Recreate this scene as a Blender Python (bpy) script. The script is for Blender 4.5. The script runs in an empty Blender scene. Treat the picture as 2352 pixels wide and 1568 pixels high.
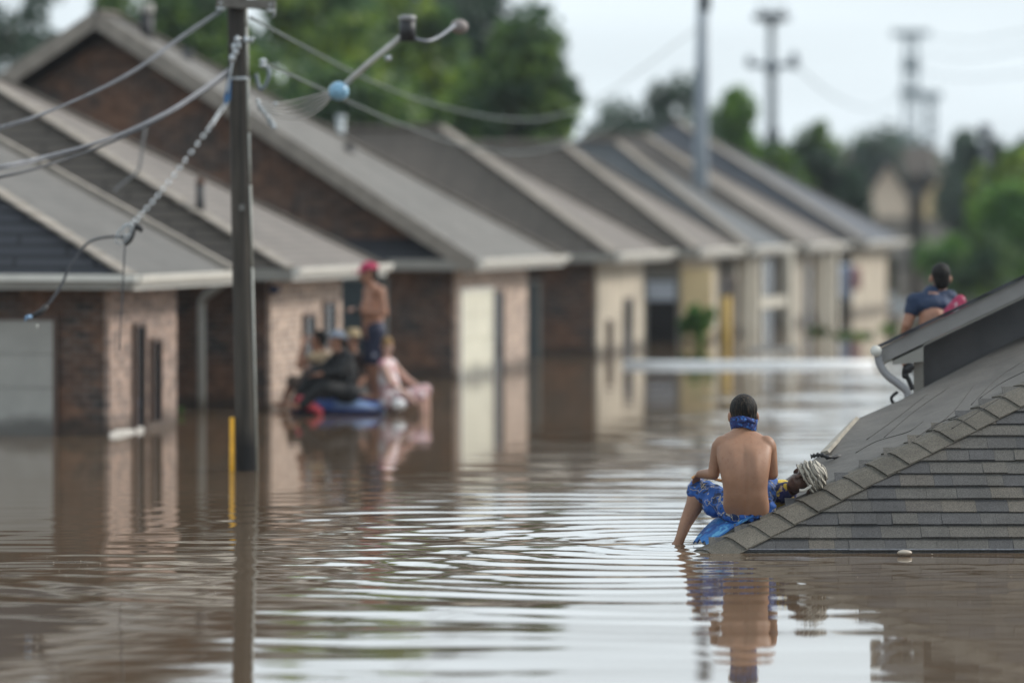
import bpy, bmesh, math, random
import numpy as np
from mathutils import Vector, Matrix, Quaternion
R = math.radians
sc = bpy.context.scene
COL = sc.collection
random.seed(7); RNG = np.random.default_rng(7)

# ------------------------------------------------------------------ camera
HC = 2.5                       # camera height above the flood water
FO = 9800.0                    # focal length in photo units (2352 wide)
CX, HZ = 1176.0, 490.0
cd = bpy.data.cameras.new('camera'); cam = bpy.data.objects.new('camera', cd); COL.objects.link(cam)
cam.location = (0, 0, HC); cam.rotation_euler = (R(90), 0, 0)
cd.sensor_width = 36; cd.lens = 36 * FO / 2352
cd.shift_y = -(784 - HZ) / 2352
cd.clip_start = 0.5; cd.clip_end = 9000
cd.dof.use_dof = True; cd.dof.focus_distance = 31.9; cd.dof.aperture_fstop = 0.92; cd.dof.aperture_blades = 0
sc.camera = cam

# ------------------------------------------------------------------ sky + sun
SUN_DIR = Vector((0.84, 0.26, 0.60)).normalized()
w = bpy.data.worlds.new('World'); sc.world = w; w.use_nodes = True
nt = w.node_tree; nt.nodes.clear()
def wn(t, **k):
    n = nt.nodes.new(t)
    for a, b in k.items(): setattr(n, a, b)
    return n
sky = wn('ShaderNodeTexSky', sky_type='NISHITA', sun_disc=False)
sky.sun_elevation = math.asin(SUN_DIR.z); sky.sun_rotation = math.atan2(SUN_DIR.x, SUN_DIR.y)
sky.air_density = 1.0; sky.dust_density = 3.0; sky.ozone_density = 1.5
tc = wn('ShaderNodeTexCoord'); sep = wn('ShaderNodeSeparateXYZ')
nt.links.new(tc.outputs['Generated'], sep.inputs[0])
# overcast cloud deck: brighter towards the zenith
ramp = wn('ShaderNodeMapRange'); ramp.inputs[1].default_value = 0.0; ramp.inputs[2].default_value = 0.6
ramp.inputs[3].default_value = 10.2; ramp.inputs[4].default_value = 9.6
nt.links.new(sep.outputs[2], ramp.inputs[0])
mp = wn('ShaderNodeMapping'); mp.inputs['Scale'].default_value = (3, 3, 26)
nt.links.new(tc.outputs['Generated'], mp.inputs[0])
cn = wn('ShaderNodeTexNoise'); cn.inputs['Scale'].default_value = 2.2; cn.inputs['Detail'].default_value = 4
nt.links.new(mp.outputs[0], cn.inputs['Vector'])
cr = wn('ShaderNodeMapRange'); cr.inputs[1].default_value = 0.3; cr.inputs[2].default_value = 0.7
cr.inputs[3].default_value = 0.93; cr.inputs[4].default_value = 1.05
nt.links.new(cn.outputs[0], cr.inputs[0])
def ss(sock, a, b, c, d):
    n = wn('ShaderNodeMapRange', interpolation_type='SMOOTHSTEP'); nt.links.new(sock, n.inputs[0])
    for i, q in enumerate((a, b, c, d)): n.inputs[i + 1].default_value = q
    return n.outputs[0]
def mm_(a, b, op='MULTIPLY'):
    n = wn('ShaderNodeMath', operation=op)
    for i, q in enumerate((a, b)):
        if hasattr(q, 'links'): nt.links.new(q, n.inputs[i])
        else: n.inputs[i].default_value = q
    return n.outputs[0]
glow_band = mm_(mm_(ss(sep.outputs[2], .07, .16, 0, 1), ss(sep.outputs[2], .30, .50, 1, 0)), ss(sep.outputs[1], .55, .9, 0, 1))  # added bright sky band ahead, whitens water reflections and backlights the scene
glow_band = mm_(mm_(glow_band, 0.75), 1.0, 'ADD')
mu = wn('ShaderNodeMath', operation='MULTIPLY'); nt.links.new(ramp.outputs[0], mu.inputs[0]); nt.links.new(cr.outputs[0], mu.inputs[1])
vm = wn('ShaderNodeVectorMath', operation='SCALE'); vm.inputs[0].default_value = (0.875, 0.98, 1.045)
nt.links.new(mm_(mu.outputs[0], glow_band), vm.inputs['Scale'])
mx = wn('ShaderNodeMix', data_type='RGBA'); mx.inputs[0].default_value = 0.85
nt.links.new(sky.outputs[0], mx.inputs[6]); nt.links.new(vm.outputs[0], mx.inputs[7])
bg = wn('ShaderNodeBackground'); bg.inputs[1].default_value = 0.1
nt.links.new(mx.outputs[2], bg.inputs[0])
wo = wn('ShaderNodeOutputWorld'); nt.links.new(bg.outputs[0], wo.inputs[0])

ld = bpy.data.lights.new('sun', 'SUN'); lo = bpy.data.objects.new('sun', ld); COL.objects.link(lo)
ld.energy = 2.6; ld.angle = R(12); ld.color = (1.0, 0.95, 0.88)
lo.rotation_euler = SUN_DIR.to_track_quat('Z', 'Y').to_euler(); lo.location = (20, 20, 60)
vs = sc.view_settings
vs.view_transform = 'Standard'; vs.look = 'None'; vs.exposure = 0.15; vs.gamma = 1.0
sc.display_settings.display_device = 'sRGB'

# ------------------------------------------------------------------ helpers
def P(u, v, Y):
    """photo point (2352x1568 units) at depth Y -> world"""
    return Vector(((u - CX) / FO * Y, Y, HC - (v - HZ) / FO * Y))

MATS = {}
def new_mat(name):
    m = bpy.data.materials.new(name); m.use_nodes = True
    t = m.node_tree; return m, t, t.nodes['Principled BSDF']
def N(t, typ, **k):
    n = t.nodes.new(typ)
    for a, b in k.items(): setattr(n, a, b)
    return n
def mixcol(t, fac, a, b, mode='MIX'):
    m = N(t, 'ShaderNodeMix', data_type='RGBA', blend_type=mode)
    for i, x in ((0, fac), (6, a), (7, b)):
        if hasattr(x, 'links'): t.links.new(x, m.inputs[i])
        else: m.inputs[i].default_value = x if i == 0 else (*x[:3], 1)
    return m.outputs[2]
def noise(t, scale, detail=3, vec=None, rough=0.55):
    n = N(t, 'ShaderNodeTexNoise'); n.inputs['Scale'].default_value = scale
    n.inputs['Detail'].default_value = detail; n.inputs['Roughness'].default_value = rough
    if vec is None:
        c = N(t, 'ShaderNodeTexCoord'); vec = c.outputs['Object']
    t.links.new(vec, n.inputs['Vector']); return n.outputs[0]
def rng(t, x, a, b, c, d):
    n = N(t, 'ShaderNodeMapRange'); t.links.new(x, n.inputs[0])
    for i, q in enumerate((a, b, c, d)): n.inputs[i + 1].default_value = q
    return n.outputs[0]
def bump(t, b, h, strength, dist):
    n = N(t, 'ShaderNodeBump'); n.inputs['Strength'].default_value = strength; n.inputs['Distance'].default_value = dist
    t.links.new(h, n.inputs['Height']); t.links.new(n.outputs[0], b.inputs['Normal'])
def uvvec(t, sx=1, sy=1):
    u = N(t, 'ShaderNodeUVMap'); m = N(t, 'ShaderNodeMapping'); m.inputs['Scale'].default_value = (sx, sy, 1)
    t.links.new(u.outputs[0], m.inputs[0]); return m.outputs[0]

def tide(t, col):
    """damp stain with a ragged edge where the flood has wetted the wall"""
    g = N(t, 'ShaderNodeNewGeometry'); sp = N(t, 'ShaderNodeSeparateXYZ'); t.links.new(g.outputs['Position'], sp.inputs[0])
    ad = N(t, 'ShaderNodeMath', operation='MULTIPLY_ADD'); t.links.new(noise(t, 1.7, 4, g.outputs['Position']), ad.inputs[0]); ad.inputs[1].default_value = -.35; t.links.new(sp.outputs[2], ad.inputs[2])
    return mixcol(t, rng(t, ad.outputs[0], -.10, .06, .72, 0), col, (.035, .028, .022))
def plain(name, col, rough=0.6, var=0.15, nscale=6, metal=0, bstr=0, spec=0.5, wet=False):
    if name in MATS: return MATS[name]
    m, t, b = new_mat(name)
    f = rng(t, noise(t, nscale, 4), 0.3, 0.7, 0, 1)
    lo_ = [c * (1 - var) for c in col]; hi_ = [min(1, c * (1 + var)) for c in col]
    c_ = mixcol(t, f, lo_, hi_)
    if wet: c_ = tide(t, c_)
    t.links.new(c_, b.inputs['Base Color'])
    b.inputs['Roughness'].default_value = rough; b.inputs['Metallic'].default_value = metal
    b.inputs['Specular IOR Level'].default_value = spec
    if bstr: bump(t, b, noise(t, nscale * 6, 3), bstr, 0.01)
    MATS[name] = m; return m

def brick(name, c1, c2, c3, mortar, var=0.5):
    if name in MATS: return MATS[name]
    m, t, b = new_mat(name)
    uv = uvvec(t)
    br = N(t, 'ShaderNodeTexBrick'); t.links.new(uv, br.inputs['Vector'])
    br.inputs['Scale'].default_value = 1; br.inputs['Brick Width'].default_value = 0.22; br.inputs['Row Height'].default_value = 0.078
    br.inputs['Mortar Size'].default_value = 0.010; br.inputs['Mortar Smooth'].default_value = 0.2; br.inputs['Bias'].default_value = 0
    for k, c in (('Color1', c1), ('Color2', c2), ('Mortar', mortar)): br.inputs[k].default_value = (*c, 1)
    f = rng(t, noise(t, 1.6, 4, uv), 0.42, 0.62, 0, var)
    col = mixcol(t, f, br.outputs[0], c3)
    f2 = rng(t, noise(t, 7, 2, uv), 0.35, 0.65, 0.7, 1.25)
    v = N(t, 'ShaderNodeVectorMath', operation='SCALE'); t.links.new(col, v.inputs[0]); t.links.new(f2, v.inputs['Scale'])
    t.links.new(tide(t, v.outputs[0]), b.inputs['Base Color']); b.inputs['Roughness'].default_value = 0.85
    inv = N(t, 'ShaderNodeMath', operation='SUBTRACT'); inv.inputs[0].default_value = 1; t.links.new(br.outputs[1], inv.inputs[1])
    bump(t, b, inv.outputs[0], 0.6, 0.008)
    MATS[name] = m; return m

def shingle(name, c1, c2, row=0.15, width=0.95, gap=0.010):
    if name in MATS: return MATS[name]
    m, t, b = new_mat(name)
    uv = uvvec(t)
    br = N(t, 'ShaderNodeTexBrick'); t.links.new(uv, br.inputs['Vector'])
    br.inputs['Scale'].default_value = 1; br.inputs['Brick Width'].default_value = width; br.inputs['Row Height'].default_value = row
    br.inputs['Mortar Size'].default_value = gap; br.inputs['Mortar Smooth'].default_value = 0.3; br.offset = 0.37
    dk = [c * 0.45 for c in c1]
    for k, c in (('Color1', c1), ('Color2', c2), ('Mortar', dk)): br.inputs[k].default_value = (*c, 1)
    f2 = rng(t, noise(t, 1.1, 5, uv), 0.3, 0.7, 0.82, 1.16)
    v = N(t, 'ShaderNodeVectorMath', operation='SCALE'); t.links.new(br.outputs[0], v.inputs[0]); t.links.new(f2, v.inputs['Scale'])
    t.links.new(v.outputs[0], b.inputs['Base Color']); b.inputs['Roughness'].default_value = 0.75
    inv = N(t, 'ShaderNodeMath', operation='SUBTRACT'); inv.inputs[0].default_value = 1; t.links.new(br.outputs[1], inv.inputs[1])
    bump(t, b, inv.outputs[0], 0.5, 0.008)
    MATS[name] = m; return m

ROOTM = {}
def mset(o, label=None, cat=None, group=None, kind=None):
    if label: o['label'] = label
    if cat: o['category'] = cat
    if group: o['group'] = group
    if kind: o['kind'] = kind
    return o
def thing(name, label, cat, loc=(0, 0, 0), rz=0, group=None):
    o = bpy.data.objects.new(name, None); COL.objects.link(o)
    o.location = loc; o.rotation_euler = (0, 0, rz); o.empty_display_size = 0.2
    ROOTM[o] = Matrix.Translation(Vector(loc)) @ Matrix.Rotation(rz, 4, 'Z')
    return mset(o, label, cat, group)

class MB:
    """collects faces, links them as one mesh object with metre UVs"""
    def __init__(s): s.v = []; s.f = []; s.sm = []
    def add(s, vs_, fs, smooth=False):
        k = len(s.v); s.v += [Vector(q) for q in vs_]
        for f in fs: s.f.append([i + k for i in f]); s.sm.append(smooth)
        return s
    def poly(s, *pts): return s.add(pts, [list(range(len(pts)))])
    def box(s, a, b):
        x0, y0, z0 = a; x1, y1, z1 = b
        return s.hexa([(x0, y0, z0), (x1, y0, z0), (x1, y1, z0), (x0, y1, z0), (x0, y0, z1), (x1, y0, z1), (x1, y1, z1), (x0, y1, z1)])
    def hexa(s, p):
        return s.add(p, [(0, 3, 2, 1), (4, 5, 6, 7), (0, 1, 5, 4), (1, 2, 6, 5), (2, 3, 7, 6), (3, 0, 4, 7)])
    def bar(s, a, b, wd, ht, up=Vector((0, 0, 1))):
        a, b = Vector(a), Vector(b); d = (b - a).normalized(); sx = d.cross(Vector(up)).normalized() * wd / 2; uz = sx.cross(d).normalized() * ht / 2
        return s.hexa([a - sx - uz, a + sx - uz, b + sx - uz, b - sx - uz, a - sx + uz, a + sx + uz, b + sx + uz, b - sx + uz])
    def tube(s, pts, r, n=8, cap=True, smooth=True):
        pts = [Vector(p) for p in pts]; m = len(pts)
        rs = r if isinstance(r, (list, tuple)) else [r] * m
        vs_, fs = [], []; ref = None
        for i, p in enumerate(pts):
            d = (pts[min(i + 1, m - 1)] - pts[max(i - 1, 0)]).normalized()
            if ref is None:
                ref = d.orthogonal().normalized()
            else:
                ref = (ref - d * ref.dot(d)).normalized()
            bi = d.cross(ref)
            for k in range(n):
                a = 2 * math.pi * k / n
                vs_.append(p + (ref * math.cos(a) + bi * math.sin(a)) * rs[i])
        for i in range(m - 1):
            for k in range(n):
                fs.append((i * n + k, i * n + (k + 1) % n, (i + 1) * n + (k + 1) % n, (i + 1) * n + k))
        if cap: fs.append(tuple(range(n - 1, -1, -1))); fs.append(tuple((m - 1) * n + k for k in range(n)))
        return s.add(vs_, fs, smooth)
    def ell(s, c, rx, ry, rz, q=None, n=14, m=9):
        c = Vector(c); vs_, fs = [], []
        for i in range(m + 1):
            th = math.pi * i / m
            for k in range(n):
                ph = 2 * math.pi * k / n
                p = Vector((rx * math.sin(th) * math.cos(ph), ry * math.sin(th) * math.sin(ph), rz * math.cos(th)))
                if q: p = q @ p
                vs_.append(c + p)
        for i in range(m):
            for k in range(n):
                fs.append((i * n + k, (i + 1) * n + k, (i + 1) * n + (k + 1) % n, i * n + (k + 1) % n))
        return s.add(vs_, fs, True)
    def build(s, name, mat, parent=None, local=False, **k):
        me = bpy.data.meshes.new(name)
        inv = None
        if parent is not None and not local: inv = ROOTM[parent].inverted()
        vv = [inv @ p for p in s.v] if inv else s.v
        me.from_pydata([tuple(p) for p in vv], [], s.f); me.validate(); 
        if len(me.polygons) == len(s.sm): me.polygons.foreach_set('use_smooth', s.sm)
        uvl = me.uv_layers.new(name='UVMap')
        for p in me.polygons:
            n = p.normal
            if abs(n.z) > 0.98: a, b = Vector((1, 0, 0)), Vector((0, 1, 0))
            else:
                a = Vector((0, 0, 1)).cross(n).normalized(); b = n.cross(a)
            for li in p.loop_indices:
                co = me.vertices[me.loops[li].vertex_index].co
                uvl.data[li].uv = (co.dot(a), co.dot(b))
        if mat: me.materials.append(mat)
        o = bpy.data.objects.new(name, me); COL.objects.link(o)
        if parent is not None:
            o.parent = parent; ROOTM[o] = ROOTM.get(parent, Matrix())
        return mset(o, **k)

def spline(pts, n=10):
    pts = [Vector(p) for p in pts]; out = []
    for i in range(len(pts) - 1):
        p0 = pts[max(i - 1, 0)]; p1 = pts[i]; p2 = pts[i + 1]; p3 = pts[min(i + 2, len(pts) - 1)]
        for k in range(n):
            t = k / n
            out.append(0.5 * ((2 * p1) + (p2 - p0) * t + (2 * p0 - 5 * p1 + 4 * p2 - p3) * t * t + (3 * p1 - p0 - 3 * p2 + p3) * t ** 3))
    out.append(pts[-1]); return out

# ------------------------------------------------------------------ materials
M = {}
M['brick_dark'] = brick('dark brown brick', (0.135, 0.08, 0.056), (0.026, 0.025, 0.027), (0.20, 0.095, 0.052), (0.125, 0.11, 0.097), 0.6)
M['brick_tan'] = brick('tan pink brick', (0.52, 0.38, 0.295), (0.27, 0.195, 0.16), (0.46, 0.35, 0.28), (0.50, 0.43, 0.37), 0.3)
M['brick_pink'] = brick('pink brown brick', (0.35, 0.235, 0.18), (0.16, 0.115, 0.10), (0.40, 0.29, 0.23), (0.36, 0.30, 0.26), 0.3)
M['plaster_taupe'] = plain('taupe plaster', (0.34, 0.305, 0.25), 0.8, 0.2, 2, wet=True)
M['trim_cream'] = plain('cream trim paint', (0.50, 0.46, 0.38), 0.5, 0.12, 3)
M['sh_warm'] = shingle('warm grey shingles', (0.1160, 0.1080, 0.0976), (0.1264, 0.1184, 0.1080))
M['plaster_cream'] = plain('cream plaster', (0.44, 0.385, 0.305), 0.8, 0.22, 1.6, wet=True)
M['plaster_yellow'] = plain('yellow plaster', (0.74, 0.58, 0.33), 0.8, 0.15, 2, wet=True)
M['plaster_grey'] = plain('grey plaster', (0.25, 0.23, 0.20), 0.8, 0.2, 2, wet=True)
M['trim_white'] = plain('white trim paint', (0.72, 0.70, 0.64), 0.45, 0.08, 4)
M['trim_grey'] = plain('grey trim paint', (0.30, 0.29, 0.26), 0.5, 0.08, 4)
M['door_cream'] = plain('cream door paint', (0.62, 0.59, 0.47), 0.45, 0.1, 3, wet=True)
M['door_grey'] = plain('grey door paint', (0.37, 0.36, 0.33), 0.45, 0.1, 3, wet=True)
M['door_slate'] = plain('slate door paint', (0.035, 0.052, 0.06), 0.5, 0.15, 3)
M['glass_dark'] = plain('dark window glass', (0.02, 0.022, 0.024), 0.1, 0.2, 2)
M['frame_brown'] = plain('brown frame', (0.10, 0.065, 0.05), 0.6, 0.2, 5)
M['sh_grey'] = shingle('light grey shingles', (0.1388, 0.1287, 0.1154), (0.1498, 0.1404, 0.1271))
M['sh_dark_shade'] = shingle('charcoal and shaded grey shingles', (0.042, 0.045, 0.056), (0.054, 0.056, 0.066), gap=0.03)  # also the shaded copy for the nearest roof's front slope
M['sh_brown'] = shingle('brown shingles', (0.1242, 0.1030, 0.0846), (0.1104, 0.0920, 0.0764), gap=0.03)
M['sh_taupe_lit'] = shingle('taupe and lit brown shingles', (0.1600, 0.1360, 0.1184), (0.1720, 0.1480, 0.1280))  # also the lit copy for side slopes of the brown roofs
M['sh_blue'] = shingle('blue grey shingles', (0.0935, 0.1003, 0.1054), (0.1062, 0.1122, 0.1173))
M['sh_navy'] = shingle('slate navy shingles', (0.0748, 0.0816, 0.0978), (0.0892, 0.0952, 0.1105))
M['ridge'] = plain('ridge cap shingles', (0.27, 0.24, 0.205), 0.8, 0.2, 4)
M['black'] = plain('black rubber', (0.012, 0.012, 0.014), 0.5, 0.3, 8)
M['steel'] = plain('galvanised steel', (0.45, 0.48, 0.5), 0.4, 0.25, 20, 0.6)
M['ceramic'] = plain('glazed ceramic', (0.55, 0.60, 0.62), 0.25, 0.15, 9)
M['wire_light'] = plain('bare aluminium wire', (0.20, 0.21, 0.235), 0.45, 0.2, 9, 0.3)
M['wire_dark'] = plain('dark cable sheath', (0.03, 0.032, 0.04), 0.5, 0.3, 9)

# ------------------------------------------------------------------ flood water
def build_water():
    foot = P(1552, 1250, 32.2)
    x0, x1, y0, y1 = -13.0, 13.0, 18.0, 76.0
    xs = np.arange(x0, x1 + 1e-6, 0.10)
    ys = [y0]
    while ys[-1] < y1: ys.append(ys[-1] + 0.026 * (ys[-1] / 26.0) ** 1.3)
    ys = np.array(ys); X, Y = np.meshgrid(xs, ys)
    def sm(v, a, b): t = np.clip((v - a) / (b - a), 0, 1); return t * t * (3 - 2 * t)
    rg = np.random.default_rng(21)
    def field(k, lam0, lam1, spread, pw):
        h = np.zeros_like(X)
        for _ in range(k):
            lam = lam0 * (lam1 / lam0) ** rg.random()
            th = rg.normal(0, spread); ph = rg.random() * 6.283
            kx, ky = math.sin(th) * 6.283 / lam, math.cos(th) * 6.283 / lam
            # long crested trains, cut by a slow envelope
            e = 0.5 + 0.5 * np.sin(X * rg.normal(0, 0.55) + Y * rg.normal(0, 0.35) + rg.random() * 6.283)
            h += lam ** pw * e * np.sin(kx * X + ky * Y + ph)
        return h / math.sqrt(k)
    chop = field(44, 0.18, 0.7, 0.38, 1.0)
    fine = field(30, 0.34, 1.0, 0.22, 1.0)
    long_ = field(14, 0.9, 2.6, 0.16, 1.0)
    mid = field(34, 0.22, 0.85, 0.16, 1.0)
    patch = 0.5 + 0.5 * np.sin(X * 0.5 + 1.3 * np.sin(Y * 0.21) + 0.4) * np.sin(Y * 0.37 + 0.8 * np.sin(X * 0.43) + 1.1)
    near = sm(Y, 27.6, 30.6) * (1 - sm(Y, 36.0, 43.0))          # rough belt round the roof
    far = sm(Y, 40, 50)
    swirl = np.exp(-((X + 0.3) / 1.7) ** 2 - ((Y - 32.3) / 2.4) ** 2)
    wind = sm(X - 0.10 * (Y - 45), 0.6, 2.4) * sm(Y, 36, 41) * (0.55 + 0.45 * np.sin(Y * 1.1 + 0.5 * np.sin(X * 0.7)))
    left = 1 - 0.6 * sm(-X, 0.3, 2.6)
    a_mid = 0.0006 + near * left * 0.0056 * (0.15 + 0.85 * patch) + 0.0004 * far
    H0 = swirl * 0.0060 * chop + wind * 0.0085 * fine
    a_long = 0.0016 * (1 - sm(Y, 33, 44)) + 0.0007
    lee = 1 - 0.6 * sm(X + 0.12 * (31 - Y), 1.5, 2.3) * (1 - sm(Y, 30.5, 32)) # calm in the lee of the roof
    H = H0 * lee + mid * a_mid * lee + long_ * a_long * (0.45 + 0.55 * lee) * (1 - 0.65 * sm(-X, 0.2, 1.6))
    D = np.hypot(X - foot.x, (Y - foot.y)); D2 = D + .09 * np.sin(X * 2.3 + Y * .8) + .05 * np.sin(Y * 2.1 - X)
    ring = np.sin(6.283 * 2.9 * D2 ** .86 - 0.6) + .5 * np.sin(6.283 * 1.35 * D2 + 1)
    H += 0.0052 * ring * np.exp(-D / 2.8) * np.clip(D / 0.15, 0, 1) * (0.35 + 0.65 * sm(foot.x + .6 - X, 0, .9))
    edge = np.minimum(np.minimum(X - x0, x1 - X), np.minimum(Y - y0, y1 - Y))
    H *= sm(edge, 0, 2.0)
    nv = X.size; ny, nx = X.shape
    co = np.stack([X, Y, H], -1).reshape(-1, 3)
    idx = np.arange(nv).reshape(ny, nx)
    q = np.stack([idx[:-1, :-1], idx[:-1, 1:], idx[1:, 1:], idx[1:, :-1]], -1).reshape(-1, 4)
    B = 3500.0
    ext = np.array([(-B, -400, 0), (B, -400, 0), (B, B * 1.5, 0), (-B, B * 1.5, 0)], float)
    # ring outside the rippled sheet: four quads sharing its corners
    c = [idx[0, 0], idx[0, -1], idx[-1, -1], idx[-1, 0]]
    e = [nv, nv + 1, nv + 2, nv + 3]
    q2 = np.array([(e[0], e[1], c[1], c[0]), (e[1], e[2], c[2], c[1]), (e[2], e[3], c[3], c[2]), (e[3], e[0], c[0], c[3])])
    co = np.concatenate([co, ext]); q = np.concatenate([q, q2])
    me = bpy.data.meshes.new('water'); me.vertices.add(len(co)); me.vertices.foreach_set('co', co.ravel())
    me.loops.add(q.size); me.loops.foreach_set('vertex_index', q.ravel().astype(np.int32))
    me.polygons.add(len(q)); me.polygons.foreach_set('loop_start', np.arange(0, q.size, 4, dtype=np.int32))
    me.polygons.foreach_set('loop_total', np.full(len(q), 4, np.int32)); me.polygons.foreach_set('use_smooth', np.ones(len(q), bool))
    me.update(calc_edges=True); me.validate()
    m, t, b = new_mat('muddy flood water')
    cxy = N(t, 'ShaderNodeTexCoord').outputs['Object']
    f = rng(t, noise(t, 0.12, 3, cxy), 0.35, 0.65, 0, 1)
    t.links.new(mixcol(t, f, (0.112, 0.076, 0.047), (0.145, 0.102, 0.066)), b.inputs['Base Color'])
    b.inputs['Roughness'].default_value = 0.03; b.inputs['IOR'].default_value = 1.5
    mpn = N(t, 'ShaderNodeMapping'); mpn.inputs['Scale'].default_value = (0.5, 1.6, 1); t.links.new(cxy, mpn.inputs[0])
    bump(t, b, noise(t, 1.3, 3, mpn.outputs[0]), 0.10, 0.012)
    me.materials.append(m)
    o = bpy.data.objects.new('flood_water', me); COL.objects.link(o); mset(o, kind='structure')
    g = MB().poly((-B, -400, -1.2), (B, -400, -1.2), (B, B * 1.5, -1.2), (-B, B * 1.5, -1.2))
    g.build('ground', plain('mud', (0.08, 0.06, 0.04), 0.9), kind='structure')
build_water()

# ------------------------------------------------------------------ houses along the street
TH = math.atan(2204 / FO); CT, ST = math.cos(TH), math.sin(TH)
def Y_of(u): return FO * HC / (510 * (3380 - u) / 3140)
C0 = Vector((((240 - CX) / FO) * Y_of(240), Y_of(240), 0))
ZE = 1.79
class House:
    def __init__(s, label, Y0, D, W, o=0.45, name='brick_house'):
        t = (Y0 - C0.y) / CT
        s.c = Vector((C0.x + ST * t, Y0, 0)); s.D, s.W, s.o = D, W, o
        s.root = thing(name, label, 'house', s.c, -TH)
    def fx(s, u): return ((u - CX) * s.c.y - FO * s.c.x) / (FO * CT + (u - CX) * ST)     # on the gable-side wall
    def fz(s, u, v): return HC - (v - HZ) / FO * (s.c.y - ST * s.fx(u))
    def sy(s, u): return (Y_of(u) - s.c.y) / CT                                             # on the street wall
    def sz(s, u, v): return HC - (v - HZ) / FO * Y_of(u)
    def walls(s, front, street, zt=ZE - 0.06):
        MB().box((-s.W, 0, -1.1), (0, s.D, zt)).build('wall', front, s.root, True)
        MB().box((0, 0, -1.1), (0.06, s.D - 0.003, zt - 0.003)).build('street_wall', street, s.root, True)
    def soffit(s, y0, y1, mat=None, gut=True, x0=None):
        o = s.o; x0 = -s.W - o if x0 is None else x0
        MB().box((x0, y0, ZE - 0.06), (o, y1, ZE - 0.02)).build('soffit', M['trim_grey'], s.root, True)
        MB().box((x0, y0 - 0.03, ZE - 0.14), (o + 0.03, y0, ZE + 0.015)).build('fascia', mat or M['trim_grey'], s.root, True)
        MB().box((o, y0 + 0.004, ZE - 0.145), (o + 0.035, y1, ZE + 0.012)).build('fascia', M['trim_white'], s.root, True)
        if gut:
            g = MB()
            sec = [(0, 0), (0.0, -0.10), (0.07, -0.10), (0.10, -0.05), (0.115, 0.005), (0.10, 0.005)]
            ya, yb = y0 - 0.02, y1
            va = [(o + 0.037 + a, ya, ZE + 0.02 + b) for a, b in sec]; vb = [(o + 0.037 + a, yb, ZE + 0.02 + b) for a, b in sec]
            k = len(sec)
            g.add(va + vb, [(i, i + 1, k + i + 1, k + i) for i in range(k - 1)] + [tuple(range(k)), tuple(range(2 * k - 1, k - 1, -1))])
            g.build('gutter', M['trim_white'], s.root, True)
    def roof(s, faces, mat, name='roof'):
        m = MB()
        for f in faces: m.poly(*f)
        return m.build(name, mat, s.root, True)
    def caps(s, lines, parent, wd=0.22):
        m = MB()
        for a, b in lines:
            a, b = Vector(a), Vector(b); n = max(2, int((b - a).length / 0.24))
            for i in range(n):
                p, q = a.lerp(b, i / n), a.lerp(b, (i + 1.15) / n)
                m.bar(p + Vector((0, 0, 0.032)), q + Vector((0, 0, 0.018)), wd, 0.03)
        m.build('ridge_cap', M['ridge'], parent, True)
    def window(s, ua, ub, v0, v1, street=True, mat=None, fr=None, name='window'):
        if street: a, b = s.sy(ua), s.sy(ub); zt, zb = s.sz((ua + ub) / 2, v0), s.sz((ua + ub) / 2, v1)
        else: a, b = s.fx(ua), s.fx(ub); zt, zb = s.fz(ua, v0), s.fz(ua, v1)
        return s.panel(a, b, zb, zt, street, mat, fr, name)
    def panel(s, a, b, zb, zt, street=True, mat=None, fr=None, name='window', grooves=0):
        def bx(m, a0, b0, z0, z1, d0, d1):
            if street: m.box((0.06 + d0, a0, z0), (0.06 + d1, b0, z1))
            else: m.box((a0, -d1, z0), (b0, -d0, z1))
        w_ = 0.05
        f = MB(); bx(f, a - w_, a, zb, zt + w_, 0.001, 0.05); bx(f, b, b + w_, zb, zt + w_, 0.001, 0.05); bx(f, a + .001, b - .001, zt, zt + w_ - .002, 0.001, 0.047)
        g = MB(); bx(g, a, b, zb, zt, 0.001, 0.02)
        if name == 'window':
            fo = f.build('window', fr or M['frame_brown'], s.root, True); bx(g, (a + b) / 2 - .015, (a + b) / 2 + .015, zb, zt, 0.018, 0.03)
            g.build('pane', mat or M['glass_dark'], fo, True)
        else:
            go = MB(); n = grooves or 1; h = (zt - zb) / n
            for i in range(n): bx(go, a, b, zb + i * h + 0.006, zb + (i + 1) * h - 0.006, 0.018, 0.032)
            bx(go, a, b, zb, zt, 0.001, 0.018)
            d = go.build(name, mat, s.root, True); f.build('door_frame', fr or M['trim_grey'], d, True); fo = d
        return fo
    def onroof(s, u, v, a, b, c):
        mw_ = ROOTM[s.root]; a, b, c = (mw_ @ Vector(q) for q in (a, b, c)); n = (b - a).cross(c - a)
        o_ = Vector((0, 0, HC)); d = P(u, v, 10) - o_
        return o_ + d * (n.dot(a - o_) / n.dot(d))
    def vent(s, base, r, h, mat, capmat=None, cr_=1.3):
        b = Vector(base); b = ROOTM[s.root].inverted() @ b
        m = MB().tube([b - Vector((0, 0, 0.25)), b + Vector((0, 0, h))], r, 12); o = m.build('vent_pipe', mat, s.root, True)
        if capmat: MB().tube([b + Vector((0, 0, h)), b + Vector((0, 0, h + 0.03)), b + Vector((0, 0, h + r * 1.2)), b + Vector((0, 0, h + r * 1.5))], [r * cr_, r * cr_, r * cr_, r * .8], 12).build('vent_cap', capmat, o, True)

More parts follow.
